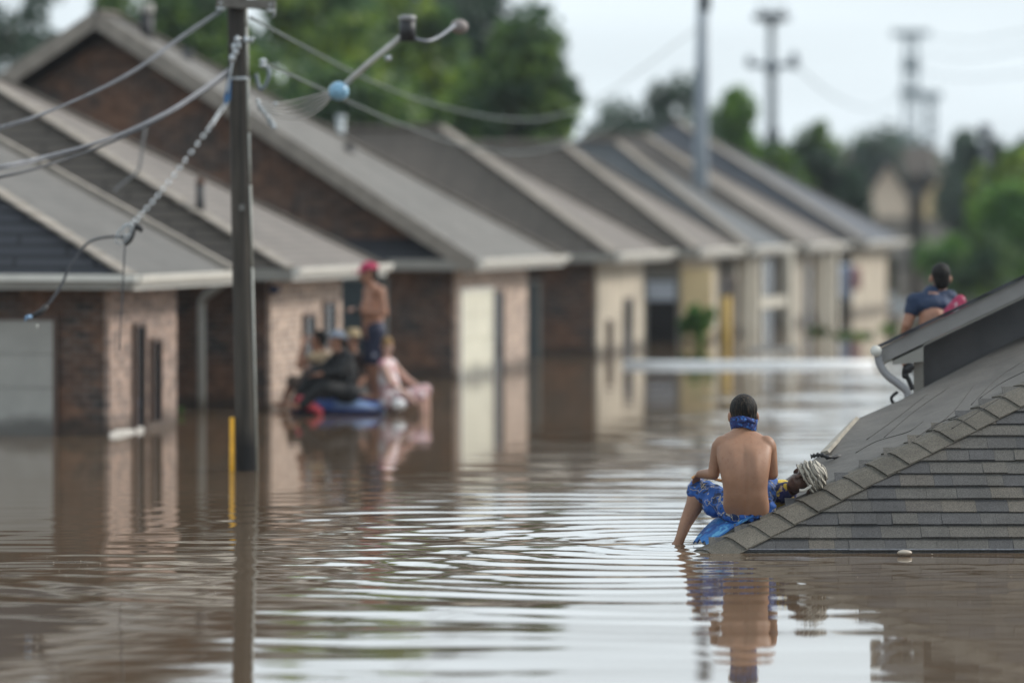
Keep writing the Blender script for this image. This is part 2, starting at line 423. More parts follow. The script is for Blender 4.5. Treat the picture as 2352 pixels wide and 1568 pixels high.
# --- nearest house, grey hip roof and grey garage door
h = House('nearest brick house at left with grey garage door and shade-darkened front roof slope', 48.04, 2.55, 11.5)
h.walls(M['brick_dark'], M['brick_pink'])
o = h.o; ya, yb = -0.45, 3.55
A = (o, ya, ZE); B = (o, yb, ZE); k = 5.2
Pp = (o - k, ya + 0.36 * k, ZE + 0.53 * k); Q = (o - k, yb, ZE + 0.53 * k)
L0 = (-h.W - o, ya, ZE); L1 = (-h.W - o, yb, ZE); PL = (-h.W - o + 2, ya + 0.36 * k, ZE + 0.53 * k); QL = (PL[0], yb, PL[2])
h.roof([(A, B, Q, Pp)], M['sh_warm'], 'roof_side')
h.roof([(L0, A, Pp, PL)], M['sh_dark_shade'], 'roof_front')  # same grey roof as the side, shade painted in as darker shingles
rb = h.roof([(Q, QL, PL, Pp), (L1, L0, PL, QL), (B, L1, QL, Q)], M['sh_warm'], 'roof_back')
h.caps([(A, Pp)], rb); MB().bar(Vector(B) + Vector((0, .02, .02)), Vector(Q) + Vector((0, .02, .02)), 0.16, 0.1).build('rake_trim', M['ridge'], rb, True)
h.soffit(ya, yb)
MB().box((-h.W - o, ya - .10, ZE - .045), (o + .1, ya - .031, ZE + .03)).build('gutter', M['trim_white'], h.root, True)
h.panel(h.fx(-230), h.fx(125), -1.0, h.fz(60, 735), False, M['door_grey'], M['frame_brown'], 'garage_door', 6)
MB().box((h.fx(-240), -0.03, h.fz(60, 728)), (h.fx(132), -0.002, h.fz(60, 700))).build('lintel', M['brick_dark'], h.root, True)
h.window(295, 314, 750, 985); h.window(334, 351, 785, 965)
pl = MB()
for i in range(7):
    a = h.sy(238 + i * 11.0); b_ = h.sy(249.5 + i * 11.0); pl.box((0.062, a, -0.2), (0.085 + .004 * (i % 3), b_ - .002, 0.035 + 0.006 * ((i * 7) % 4)))
pl.build('plinth', plain('pale plinth', (0.6, 0.58, 0.54), .7, .2, 9), h.root, True)
HOUSE1 = h

# --- second house, brown hip roof
h = House('house with brown hip roof and bright tan side wall right behind the utility pole', 54.5, 3.5, 12)
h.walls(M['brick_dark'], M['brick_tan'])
o = h.o; ya, yb = -0.5, 4.25; k = 5.9; rise = 3.1
A = (o, ya, ZE); B = (o, yb, ZE); L0 = (-h.W - o, ya, ZE); L1 = (-h.W - o, yb, ZE)
P1 = (o - k, ya + 2.2, ZE + rise); P2 = (-h.W - o + 3, ya + 2.2, ZE + rise)
h.roof([(A, B, P1)], M['sh_taupe_lit'], 'roof_side')  # lit side of the brown roof, light painted in as paler shingles
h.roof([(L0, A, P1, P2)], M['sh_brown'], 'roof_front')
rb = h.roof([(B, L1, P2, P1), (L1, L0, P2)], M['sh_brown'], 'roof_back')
h.caps([(A, P1), (B, P1)], rb)
h.soffit(ya, yb)
h.window(686, 708, 728, 872); h.window(732, 755, 698, 800)
h.window(394, 396, 700, 900, False, M['brick_dark'])
# downspout
ds = [(463, 945, 54.3), (463, 740, 54.3), (463, 700, 54.3), (470, 682, 54.25), (490, 668, 54.15), (525, 640, 53.95)]
MB().tube(spline([P(a, b, c) for a, b, c in ds], 4), 0.055, 8).build('downspout', M['trim_grey'], h.root)
lampb = h.root
MB().tube([P(627, 665, 54.3), P(630, 665, 54.1)], 0.07, 10).build('wall_lamp', plain('navy enamel', (.02, .025, .06), .4), h.root)
h.vent(h.onroof(460, 472, L0, A, P1), 0.055, 0.27, M['black'], plain('rust collar', (.12, .06, .04), .8), 1.0)

# --- third house, big brick gable
h = House('large dark brick house with the only tall brick gable, rising behind the pole', 64.5, 4.9, 11.0)
h.walls(M['brick_dark'], M['brick_tan'])
o = h.o; ya, yb = -0.5, 5.75; gx = -5.5; rise = 3.78
A = (o, ya, ZE); B = (o, yb, ZE); G = (gx, ya, ZE + rise); G2 = (gx, ya + 0.9, ZE + rise); L0 = (2 * gx - o, ya, ZE); L1 = (2 * gx - o, yb, ZE)
MB().add([(0, 0, ZE - .06), (2 * gx, 0, ZE - .06), (gx, 0, ZE + rise - .36), (0, .3, ZE - .06), (2 * gx, .3, ZE - .06), (gx, .3, ZE + rise - .36)],
         [(0, 2, 1), (3, 4, 5), (0, 3, 5, 2), (1, 2, 5, 4)]).build('gable_wall', M['brick_dark'], h.root, True)
h.roof([(A, B, G2, G)], M['sh_grey'], 'roof_side')
rb = h.roof([(L0, G, G2, L1), (B, L1, G2)], M['sh_grey'], 'roof_back')
h.caps([(B, G2), (G, G2)], rb, .2)
rk = MB()
for q_, d in ((A, 1), (L0, -1)):
    a = Vector(q_) + Vector((0, -.02, -.10)); b_ = Vector(G) + Vector((0, -.02, -.10))
    rk.bar(a, b_, 0.05, 0.24); 
rk.build('rake_board', M['ridge'], h.root, True)
h.soffit(ya, yb, gut=True, x0=-0.9)
# small pent roof where the rake meets the street corner
MB().add([(-1.9, -.5, ZE - .02), (o - .02, -.5, ZE - .02), (o - .5, -.02, ZE + .33), (-1.7, -.02, ZE + .33)], [(0, 1, 2, 3)]).build('return_roof', M['sh_dark_shade'], h.root, True)
h.panel(h.fx(772), h.fx(885), -0.9, h.fz(820, 642), False, M['door_slate'], M['trim_grey'], 'garage_door', 5)
h.panel(h.sy(1047), h.sy(1117), -0.9, h.sz(1080, 668), True, M['door_cream'], M['trim_white'], 'garage_door', 6)
h.window(1124, 1142, 672, 872, True)
h.vent(h.onroof(337, 84, A, B, G2), 0.10, 0.36, M['black'], M['trim_grey'], 1.15)
h.vent(h.onroof(803, 348, A, B, G2), 0.08, 0.12, M['black'])
h.vent(h.onroof(783, 292, A, B, G2), 0.06, 0.10, M['ceramic'], M['ceramic'])
vp_ = h.onroof(430, 135, A, B, G2); MB().bar(vp_ - Vector((0, 0, .1)), vp_ + Vector((0, 0, .16)), 0.12, 0.1, (0, 1, 0)).build('roof_vent', M['sh_blue'], h.root)

# --- five hip-roofed houses going away
def hip_house(label, Y0, D, W, run, rise, front, street, mf, ms, o=0.45, yb_=None, gut=True):
    h = House(label, Y0, D, W, o)
    h.walls(front, street)
    ya, yb = -0.45, (yb_ or D + 0.45); ym = (ya + yb) / 2
    A = (o, ya, ZE); B = (o, yb, ZE); L0 = (-W - o, ya, ZE); L1 = (-W - o, yb, ZE)
    P1 = (o - run, ym, ZE + rise); P2 = (-W - o + run, ym, ZE + rise)
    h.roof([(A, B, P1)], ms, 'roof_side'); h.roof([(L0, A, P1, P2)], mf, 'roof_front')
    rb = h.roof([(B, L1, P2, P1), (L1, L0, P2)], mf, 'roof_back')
    h.caps([(A, P1), (B, P1), (P1, P2)], rb)
    h.soffit(ya, yb, gut=gut); return h
h = hip_house('brick house with dark brown hip roof just right of the cream garage door', 74.9, 4.2, 9, 3.75, 2.28, M['brick_dark'], M['plaster_cream'], M['sh_brown'], M['sh_taupe_lit'])  # taupe side slope paints the lit face of one brown roof
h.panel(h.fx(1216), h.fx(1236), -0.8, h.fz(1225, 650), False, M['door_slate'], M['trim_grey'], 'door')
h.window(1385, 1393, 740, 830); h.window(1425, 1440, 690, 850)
h = hip_house('middle brown hip-roofed house above the yellow wall and green bush', 82.9, 4.0, 9, 3.2, 2.1, M['plaster_grey'], M['plaster_cream'], M['sh_brown'], M['sh_taupe_lit'])  # brown roof again, its side slope coloured lighter for the light on it
h.panel(h.fx(1487), h.fx(1556), -0.6, h.fz(1500, 640), False, M['glass_dark'], M['trim_grey'], 'garage_door', 4)
MB().box((h.fx(1490), -.16, h.fz(1500, 690)), (h.fx(1553), -.045, h.fz(1500, 645))).build('awning', plain('pale blue awning', (.42, .45, .5), .6), h.root, True)
MB().box((h.fx(1566), -.08, -.8), (h.fx(1636), -.002, h.fz(1600, 615))).build('yellow_wall', M['plaster_yellow'], h.root, True)
h.window(1650, 1662, 640, 790); h.window(1672, 1680, 640, 790)
h = hip_house('blue grey hip-roofed house with cream porch columns in the middle of the row', 88.9, 4.6, 9, 3.4, 2.25, M['plaster_grey'], M['plaster_taupe'], M['sh_blue'], M['sh_blue'])
h.window(1742, 1768, 598, 680); h.window(1742, 1768, 712, 770)
for u in (1694, 1716, 1790):
    MB().box((.08, h.sy(u), -.8), (.25, h.sy(u + 7), ZE - .06)).build('column', M['trim_cream'], h.root, True)
MB().box((.1, h.sy(1722), h.sz(1755, 705)), (.2, h.sy(1786), h.sz(1755, 683))).build('porch_rail', M['trim_cream'], h.root, True)
h = hip_house('far brown hip-roofed house, second from the far end of the row', 96.3, 5.2, 9, 4.3, 2.55, M['plaster_grey'], M['plaster_taupe'], M['sh_taupe_lit'], M['sh_taupe_lit'])
h.window(1842, 1856, 610, 740)
for u in (1870, 1895):
    MB().box((.08, h.sy(u), -.8), (.25, h.sy(u + 8), ZE - .06)).build('column', M['trim_cream'], h.root, True)
h = hip_house('last house of the row with slate navy roof and cream arched porch', 105.6, 7.0, 10, 5.5, 3.1, M['plaster_grey'], M['plaster_cream'], M['sh_navy'], M['sh_navy'])
arch = MB(); ua, ub = h.fx(1926), h.fx(1944)
h.panel(h.fx(1918), h.fx(1946), -.5, h.fz(1930, 590), False, M['glass_dark'], M['trim_grey'], 'porch_opening')
h.window(2032, 2052, 590, 690)

# sky reflection streak added as a white tube, then two low bars
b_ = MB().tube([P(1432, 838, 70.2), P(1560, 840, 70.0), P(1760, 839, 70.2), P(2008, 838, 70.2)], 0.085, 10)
bo = b_.build('water_glint_bar', plain('painted sky glint', (.75, .77, .78), .35, .08, 4), label='long white bar shaped as a sky reflection across the water before the far houses', cat='glint bar')
MB().bar(P(1925, 700, 113), P(2110, 700, 113), .12, .28).build('low_bar', plain('pale low bar', (.62, .66, .68), .6, .1, 2), label='low pale bar at the waterline beside the last house of the row', cat='wall')  # plain pale bar along the waterline
MB().bar(P(1722, 806, 78), P(1832, 806, 78), .1, .14).build('floating_plank', plain('grey plank', (.42, .41, .4), .7, .15, 3), label='short grey plank floating in front of the porch columns', cat='plank')
# yellow posts
MB().tube([P(533, 1085, 41.4) - Vector((0, 0, .6)), P(533, 958, 41.4)], 0.026, 10).build('marker_post', plain('yellow post paint', (.72, .36, .01), .5, .1, 8), label='thin orange yellow marker post standing in the water at the foot of the utility pole', cat='post')
MB().tube([P(1668, 800, 81.2) - Vector((0, 0, .8)), P(1668, 680, 81.2)], 0.10, 10).build('gate_post', plain('ochre post paint', (.46, .30, .07), .6, .1, 8), label='thick ochre post in front of the middle houses, right of the green bush', cat='post')
# cloth in the last porch
def hang(name, label, u0, u1, v0, v1, Y, col):
    m = MB(); n = 12; vs_ = []; fs = []
    for j in range(6):
        for i in range(n + 1):
            f = i / n; p = P(u0 + (u1 - u0) * f, v0 + (v1 - v0) * j / 5 + (6 * (2 * f - 1) ** 2 if j == 0 else 0), Y); p.y += .05 * math.sin(f * 17 + j * .3)
            vs_.append(p)
    for j in range(5):
        for i in range(n): fs.append((j * (n + 1) + i, j * (n + 1) + i + 1, (j + 1) * (n + 1) + i + 1, (j + 1) * (n + 1) + i))
    o_ = m.add(vs_, fs, True).build(name, plain(name, col, .8, .1, 4), label=label, cat='cloth')
    sd = o_.modifiers.new('thick', 'SOLIDIFY'); sd.thickness = .01
hang('hanging_sheet', 'pale blue sheet hanging in the arched porch of the last house', 1922, 1958, 606, 690, 104.9, (.36, .43, .55))
hang('hanging_towel', 'pink towel hanging beside the pale blue sheet in the last porch', 1955, 1978, 612, 665, 104.7, (.5, .28, .28))

# ------------------------------------------------------------------ vegetation
def leaf_mat(name, a, b, tr=0.4):
    if name in MATS: return MATS[name]
    m, t, bs = new_mat(name)
    g = N(t, 'ShaderNodeNewGeometry')
    c1 = mixcol(t, g.outputs['Random Per Island'], a, b)
    f = rng(t, noise(t, 0.55, 2), 0.42, 0.58, 0, 1)
    c2 = mixcol(t, f, a, c1)
    t.links.new(c2, bs.inputs['Base Color']); bs.inputs['Roughness'].default_value = 0.55
    tl = N(t, 'ShaderNodeBsdfTranslucent'); t.links.new(c2, tl.inputs[0])
    ms = N(t, 'ShaderNodeMixShader'); ms.inputs[0].default_value = tr
    t.links.new(bs.outputs[0], ms.inputs[1]); t.links.new(tl.outputs[0], ms.inputs[2])
    t.links.new(ms.outputs[0], t.nodes['Material Output'].inputs[0]); MATS[name] = m; return m
BARK = plain('bark', (.09, .07, .055), .9, .3, 5)
def leaf_mesh(centers, size, rg):
    n = len(centers)
    q = rg.normal(size=(n, 3)); q /= np.linalg.norm(q, axis=1)[:, None]
    a = np.cross(q, rg.normal(size=(n, 3))); a /= np.linalg.norm(a, axis=1)[:, None]; b = np.cross(q, a)
    s = size * rg.uniform(.6, 1.3, n)[:, None]
    v = np.stack([centers - a * s, centers - b * s * .55, centers + a * s, centers + b * s * .55], 1).reshape(-1, 3)
    f = np.arange(4 * n).reshape(-1, 4)
    return v, f
def np_obj(name, v, f, mat, parent=None):
    me = bpy.data.meshes.new(name); me.vertices.add(len(v)); me.vertices.foreach_set('co', v.astype(np.float32).ravel())
    me.loops.add(f.size); me.loops.foreach_set('vertex_index', f.ravel().astype(np.int32))
    me.polygons.add(len(f)); me.polygons.foreach_set('loop_start', np.arange(0, f.size, f.shape[1], dtype=np.int32))
    me.polygons.foreach_set('loop_total', np.full(len(f), f.shape[1], np.int32)); me.update(calc_edges=True)
    me.materials.append(mat); o_ = bpy.data.objects.new(name, me); COL.objects.link(o_)
    if parent: o_.parent = parent
    return o_
def tree(name, label, u, vtop, wpx, Y, mat, n=2600, leaf=.16, trunk=True, clump=38, group=None, cat='tree', zb=0.5, loose=.44):
    if cat == 'tree': n = int(n * 2.0); leaf *= 1.25; wpx *= 1.15
    rg = np.random.default_rng(int(u * 13 + Y * 7 + vtop))
    top = HC - (vtop - HZ) / FO * Y; rx = wpx / 2 / FO * Y; x = (u - CX) / FO * Y
    root = thing(name, label, cat, (x, Y, 0), 0, group)
    rz = (top - zb) / 2; cz = zb + rz
    k = rg.normal(size=(clump, 3)); k /= np.linalg.norm(k, axis=1)[:, None]; k *= rg.uniform(.3, .86, clump)[:, None]
    # crown a little broader below its middle
    wts = 1.0 - .25 * np.clip(k[:, 2], 0, 1)
    cc = np.stack([k[:, 0] * rx * wts, k[:, 1] * rx * wts, k[:, 2] * rz], 1)
    cr_ = rg.uniform(loose * .5, loose, clump)
    which = rg.integers(0, clump, n); d = rg.normal(size=(n, 3)); d /= np.linalg.norm(d, axis=1)[:, None]; d *= (rg.random(n) ** .45)[:, None]
    c = cc[which] + d * (cr_[which][:, None] * np.array([rx, rx, min(rz, rx * 1.2)]))
    c[:, 2] += cz
    v, f = leaf_mesh(c, leaf, rg)
    if trunk:
        m = MB(); r0 = .05 + .035 * rx
        m.tube(spline([(0, 0, -1), (.05 * rx, 0, cz * .5), (-.04 * rx, 0, cz), (0, 0, cz + rz * .6)], 3), [r0 * (1 - .85 * i / 9) for i in range(10)], 7)
        for i in range(6):
            j = cc[rg.integers(0, clump)]; m.tube([(0, 0, cz * (.5 + .08 * i)), (j[0] * .5, j[1] * .5, cz + j[2] * .35), (j[0], j[1], cz + j[2])], [r0 * .5, r0 * .3, r0 * .1], 5)
        m.build('trunk', BARK, root, True)
    np_obj('crown', v, f, mat, root); return root
G1 = leaf_mat('dark green leaves', (.036, .085, .038), (.22, .35, .04))
G2 = leaf_mat('yellow green leaves', (.055, .125, .04), (.42, .54, .045))
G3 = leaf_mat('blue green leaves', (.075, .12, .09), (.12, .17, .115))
G4 = leaf_mat('bright green leaves', (.06, .16, .03), (.21, .38, .04))
G5 = leaf_mat('deep shade green leaves', (.022, .05, .035), (.045, .085, .042))
tree('broad_tree', 'loose tree with sky gaps at top left above the brick gable', 30, -190, 330, 112, G3, 1700, .15, clump=30, loose=.32)
tree('broad_tree', 'dark dense tree straight behind the top of the utility pole', 470, -210, 420, 104, G1, 4200, .17)
tree('broad_tree', 'dark green tree between the utility pole and the black insulator', 700, -170, 430, 112, G2, 4000, .17)
tree('broad_tree', 'large green tree behind the black insulator and pale roof slope', 950, -150, 430, 118, G2, 4000, .17)
tree('broad_tree', 'tall dark tree at the right end of the big left clump', 1170, -60, 350, 108, G1, 3600, .16)
tree('broad_tree', 'small shaded tree just above the roof of the big gable house', 820, 60, 300, 101, G1, 2600, .15)
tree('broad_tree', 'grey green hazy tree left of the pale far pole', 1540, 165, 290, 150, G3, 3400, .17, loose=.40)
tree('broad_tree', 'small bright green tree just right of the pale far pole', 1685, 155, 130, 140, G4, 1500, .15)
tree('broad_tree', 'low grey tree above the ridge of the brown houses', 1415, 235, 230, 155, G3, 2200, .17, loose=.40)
tree('broad_tree', 'dark tree at the foot of the far platform mast', 1790, 330, 170, 132, G1, 1800, .15)
tree('broad_tree', 'round tree between the platform mast and the tan house', 1865, 250, 150, 165, G1, 1700, .16)
tree('broad_tree', 'deep green tree above the roof of the last house', 1905, 335, 170, 140, G5, 2400, .16)
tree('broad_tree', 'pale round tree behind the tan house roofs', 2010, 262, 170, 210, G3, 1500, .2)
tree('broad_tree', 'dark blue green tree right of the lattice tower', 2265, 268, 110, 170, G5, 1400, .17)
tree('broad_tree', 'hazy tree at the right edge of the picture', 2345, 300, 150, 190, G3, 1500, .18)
tree('bush', 'tall bright green bush at the right edge above the dark roof', 2335, 385, 240, 124, G4, 3000, .13, cat='bush', zb=.1)
tree('bush', 'bright green bush behind the head of the man in the blue shirt', 2190, 530, 220, 121, G4, 3000, .12, cat='bush', zb=.1)
tree('bush', 'green bush low at right between two taller bushes', 2260, 520, 180, 118, G1, 2000, .12, cat='bush', zb=0)
tree('bush', 'small bush in front of the yellow wall of the middle house', 1600, 690, 84, 81.5, G4, 1100, .07, False, cat='bush', zb=.0, clump=20)
tree('bush', 'low green bush left of the grey gutter end at the far waterline', 1955, 765, 100, 87, G1, 420, .07, False, 16, cat='bush', zb=0)
tree('bush', 'low green bush below the pale last porch columns', 1873, 752, 44, 90, G1, 260, .07, False, 12, cat='bush', zb=0)
tree('bush', 'small green shrub just above the end of the white glint bar', 2038, 750, 44, 92, G4, 260, .07, False, 12, cat='bush', zb=0)
tree('plant', 'tiny bright green sprig in the water left of the utility pole', 416, 936, 14, 53.0, G4, 60, .03, False, 6, cat='plant', zb=0)
tree('plant', 'small yellow green sprig by the wall right of the cream garage door', 1187, 815, 26, 73, G4, 90, .04, False, 6, cat='plant', zb=0)
tree('broad_tree', 'dark tree filling the gap behind the top left of the brick gable', 290, -150, 330, 118, G1, 2600, .18)
tree('broad_tree', 'dark green tree at the back between the two largest left trees', 830, -190, 460, 132, G5, 3600, .2)
tree('broad_tree', 'far dark tree showing through behind the right end of the big left clump', 1080, -120, 420, 136, G5, 3400, .2)
tree('broad_tree', 'hazy green tree filling the gap left of the tan house', 1965, 290, 150, 235, G1, 1500, .18)
tree('broad_tree', 'hazy green tree rising between the tan house and the dark mast', 2215, 300, 140, 185, G3, 1500, .18)
tree('broad_tree', 'green tree closing the gap between the pale far pole and the platform mast', 1735, 300, 170, 142, G1, 1600, .16)
tree('broad_tree', 'tall bright tree at the far right above the tall bushes', 2310, 330, 170, 145, G2, 2200, .16)
tree('broad_tree', 'hazy green tree low behind the pale far pole', 1635, 215, 190, 160, G1, 2000, .17)
# far wood
rg = np.random.default_rng(5); n = 16000
xx = rg.uniform(-60, 60, n); prof = 6.3 + .8 * np.sin(xx * .35) + .7 * np.sin(xx * .83 + 1)
v, f = leaf_mesh(np.stack([xx, 262 + rg.uniform(-6, 6, n), prof * rg.random(n) ** .7], 1), .45, rg)
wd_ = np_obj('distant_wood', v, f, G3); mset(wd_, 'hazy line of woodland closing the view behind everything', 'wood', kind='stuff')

# far tan house
root = thing('gabled_house', 'distant tan house with two gables and grey roofs at right', 'house', P(2100, 612, 205), 0)
Yh = 205
def fp(u, v, dy=0): return P(u, v, Yh + dy)
m = MB()
for ua, ub in ((1990, 2085), (2120, 2215)):
    m.hexa([fp(ua, 640), fp(ub, 640), fp(ub, 640, 5), fp(ua, 640, 5), fp(ua, 450), fp(ub, 450), fp(ub, 450, 5), fp(ua, 450, 5)])
m.hexa([fp(2080, 640, 2), fp(2125, 640, 2), fp(2125, 640, 6), fp(2080, 640, 6), fp(2080, 440, 2), fp(2125, 440, 2), fp(2125, 440, 6), fp(2080, 440, 6)])
m.build('wall', M['plaster_grey'], root)
for ua, ub, vt, mat in ((1985, 2095, 365, plain('pale tan siding', (.72, .60, .47), .7, .1, 1)), (2112, 2222, 375, plain('sand siding', (.74, .58, .33), .7, .1, 1))):
    uc = (ua + ub) / 2
    MB().add([fp(ua + 8, 500, -.3), fp(ub - 8, 500, -.3), fp(ub - 8, 450, -.3), fp(uc, vt + 12, -.3), fp(ua + 8, 450, -.3),
              fp(ua + 8, 500, 4), fp(ub - 8, 500, 4), fp(ub - 8, 450, 4), fp(uc, vt + 12, 4), fp(ua + 8, 450, 4)],
             [(0, 1, 2, 3, 4), (9, 8, 7, 6, 5), (0, 5, 6, 1), (1, 6, 7, 2), (2, 7, 8, 3), (3, 8, 9, 4), (4, 9, 5, 0)]).build('gable_wall', mat, root)
    MB().hexa([fp(ua - 6, 462, -.8), fp(uc, vt, -.8), fp(uc, vt, 5), fp(ua - 6, 462, 5), fp(ua - 6, 450, -.8), fp(uc, vt - 12, -.8), fp(uc, vt - 12, 5), fp(ua - 6, 450, 5)])\
        .hexa([fp(uc + .5, vt, -.8), fp(ub + 6, 462, -.8), fp(ub + 6, 462, 5), fp(uc + .5, vt, 5), fp(uc + .5, vt - 12, -.8), fp(ub + 6, 450, -.8), fp(ub + 6, 450, 5), fp(uc + .5, vt - 12, 5)]).build('roof', M['sh_blue'], root)
MB().hexa([fp(1925, 405, 4), fp(2160, 405, 4), fp(2160, 405, 11), fp(1925, 405, 11), fp(1945, 335, 6), fp(2150, 335, 6), fp(2150, 335, 9), fp(1945, 335, 9)]).build('main_roof', M['sh_brown'], root)
MB().hexa([fp(1935, 640, 5), fp(2150, 640, 5), fp(2150, 640, 10), fp(1935, 640, 10), fp(1935, 403, 5), fp(2150, 403, 5), fp(2150, 403, 10), fp(1935, 403, 10)]).build('main_wall', M['plaster_grey'], root)
MB().box(fp(2150, 420, -1.2), fp(2166, 360, 0)).build('chimney', M['plaster_cream'], root)

# ------------------------------------------------------------------ poles
PY = 41.5
POLE_TOP = P(543, -60, PY); POLE_BOT = P(567, 1080, PY)
def polept(v, du=0, dy=0): 
    t = (v + 60) / 1140; p = POLE_TOP.lerp(POLE_BOT, t); return Vector((p.x + du / FO * PY, p.y + dy, p.z))
mw, t, b = new_mat('weathered pole wood')
cxy = N(t, 'ShaderNodeTexCoord').outputs['Object']
mpn = N(t, 'ShaderNodeMapping'); mpn.inputs['Scale'].default_value = (7, 7, .45); t.links.new(cxy, mpn.inputs[0])
f = rng(t, noise(t, 2.2, 5, mpn.outputs[0]), .3, .7, 0, 1)
c0_ = mixcol(t, f, (.018, .016, .014), (.085, .072, .057))
sz_ = N(t, 'ShaderNodeSeparateXYZ'); t.links.new(cxy, sz_.inputs[0]); c1 = mixcol(t, rng(t, sz_.outputs[2], .22, .42, 1, 0), c0_, (.010, .009, .009))
t.links.new(c1, b.inputs['Base Color']); b.inputs['Roughness'].default_value = .85; bump(t, b, noise(t, 3, 4, mpn.outputs[0]), .6, .01)
pole = thing('utility_pole', 'dark weathered wooden utility pole standing in the flood water at left', 'utility pole', (POLE_BOT.x, PY, 0))
pts = [POLE_BOT - Vector((0, 0, 1.1))] + [POLE_BOT.lerp(POLE_TOP, i / 12) for i in range(13)]
MB().tube(pts, [.108] + [.106 - .012 * i / 12 for i in range(13)], 20).build('pole', mw, pole)
cond = MB(); seg = [(20, 60), (62, 178), (182, 300), (305, 420), (425, 610), (614, 1085)]
for a, b_ in seg: cond.tube([polept(a, 21 + a * .003, -.05), polept(b_, 21 + b_ * .003, -.05)], .017 if a < 300 else .012, 8)
cond.build('conduit', plain('pale conduit', (.42, .42, .38), .6, .15, 9), pole)
MB().bar(P(497, 6, PY - .12), P(632, 12, PY - .12), .09, .09).build('crossarm', plain('grey crossarm wood', (.14, .13, .115), .85, .3, 12), pole)
def insul(u, v, parent, s=1.0, Y=PY - .12):
    c = P(u, v, Y)
    MB().tube([c + Vector((0, 0, z * s)) for z in (.06, .05, .045, .02, .015, -.01, -.015, -.04, -.05)], [r * s for r in (.02, .03, .045, .05, .028, .03, .05, .045, .015)], 12).build('insulator', M['ceramic'], parent)
for u, v in ((508, 14), (622, 18)): insul(u, v, pole)
MB().tube(spline([P(625, 22, PY - .12), P(632, 34, PY - .1), P(622, 40, PY - .1)], 5), .008, 6).build('hook', M['steel'], pole)
hw = MB()
for u, v, r in ((545, 92, .03), (538, 108, .028), (534, 134, .032), (541, 120, .03), (566, 92, .03), (577, 93, .02), (548, 105, .03), (580, 90, .018)): hw.ell(P(u, v, PY - .14), r, r, r * 1.4, n=8, m=6)
hw.tube(spline([P(552, 88, PY - .13), P(540, 115, PY - .14), P(530, 165, PY - .14), P(522, 215, PY - .14)], 5), .012, 6)
hw.build('clamp_hardware', M['steel'], pole)
for z0 in (178,):
    MB().tube([polept(z0), polept(z0 + 7)], .1085, 20).build('strap', M['steel'], pole)
for v_t, c_ in ((470, (.16, .16, .15)),):
    MB().box(polept(v_t + 14, -3, -.125), polept(v_t, 9, -.112)).build('pole_tag', plain('tag %d' % v_t, c_, .5, .2, 9), pole)
# right bracket with upturned insulator
br_ = MB(); br_.tube(spline([P(588, 170, PY), P(598, 205, PY - .02), P(612, 190, PY - .04), P(618, 165, PY - .05), P(606, 148, PY - .05)], 5), .02, 8)
br_.build('bracket', plain('blue grey iron', (.16, .2, .22), .5, .2, 9), pole)
hwr = MB()
for i in range(16):
    hwr.ell(P(592 + (i * 37) % 44, 232 + (i * 53) % 62, PY - .03 - .02 * (i % 3)), .022, .022, .022, n=7, m=5)
hwr.build('bolt_cluster', M['steel'], pole)
insul(604, 146, pole, .8, PY - .06)
MB().add([P(524, 175, PY - .13), P(532, 178, PY - .13), P(530, 228, PY - .14), P(516, 242, PY - .15), P(514, 226, PY - .15)], [(0, 1, 2, 3, 4)]).build('blue_rag', plain('blue rag', (.06, .15, .3), .8, .2, 8), pole)

# ------------------------------------------------------------------ wires
def cable(name, label, pts, r, mat, group=None, cat='cable', strands=1):
    c = spline([P(*p) for p in pts], 12); m = MB()
    for k in range(strands):
        off = Vector((0, .03 * k, -.028 * k)); m.tube([p + off * (0.3 + .7 * abs(math.sin(i * .06 + k))) for i, p in enumerate(c)], r * (1 if k == 0 else .75), 7)
    return m.build(name, mat, label=label, cat=cat, group=group)
cable('power_line', 'upper pale twin wire sagging from the pole top to the left edge', [(508, 22, PY - .15), (420, 80, 41), (300, 165, 40.5), (150, 240, 40), (0, 291, 39.5), (-220, 340, 39)], .0085, M['wire_light'], strands=2)
cable('power_line', 'thick pale cable sagging left from the pole above the chain', [(526, 158, PY - .1), (470, 200, 41), (380, 258, 40.5), (250, 318, 40), (100, 360, 39.5), (0, 381, 39), (-220, 415, 38.5)], .011, M['wire_light'], strands=2)
cable('power_line', 'dark cable hanging just under the thick pale one at left', [(524, 172, PY - .1), (430, 236, 41), (340, 288, 40.5), (210, 345, 40), (100, 382, 39.5), (0, 407, 39), (-220, 450, 38.5)], .014, M['wire_dark'])
cable('power_line', 'long upper wire running from the pole to the right past the trees', [(575, 40, PY), (700, 108, 46), (850, 185, 52), (1000, 240, 58), (1150, 272, 66), (1270, 268, 75), (1400, 210, 85), (1608, 60, 94.8)], .013, plain('grey green wire', (.10, .12, .11), .5))
cable('power_line', 'lower wire running from the pole bracket to the right over the roofs', [(612, 146, PY), (760, 215, 46), (920, 285, 53), (1080, 338, 62), (1200, 350, 70), (1300, 328, 78), (1400, 288, 85), (1608, 150, 94.8)], .013, plain('grey green wire', (.10, .12, .11), .5))
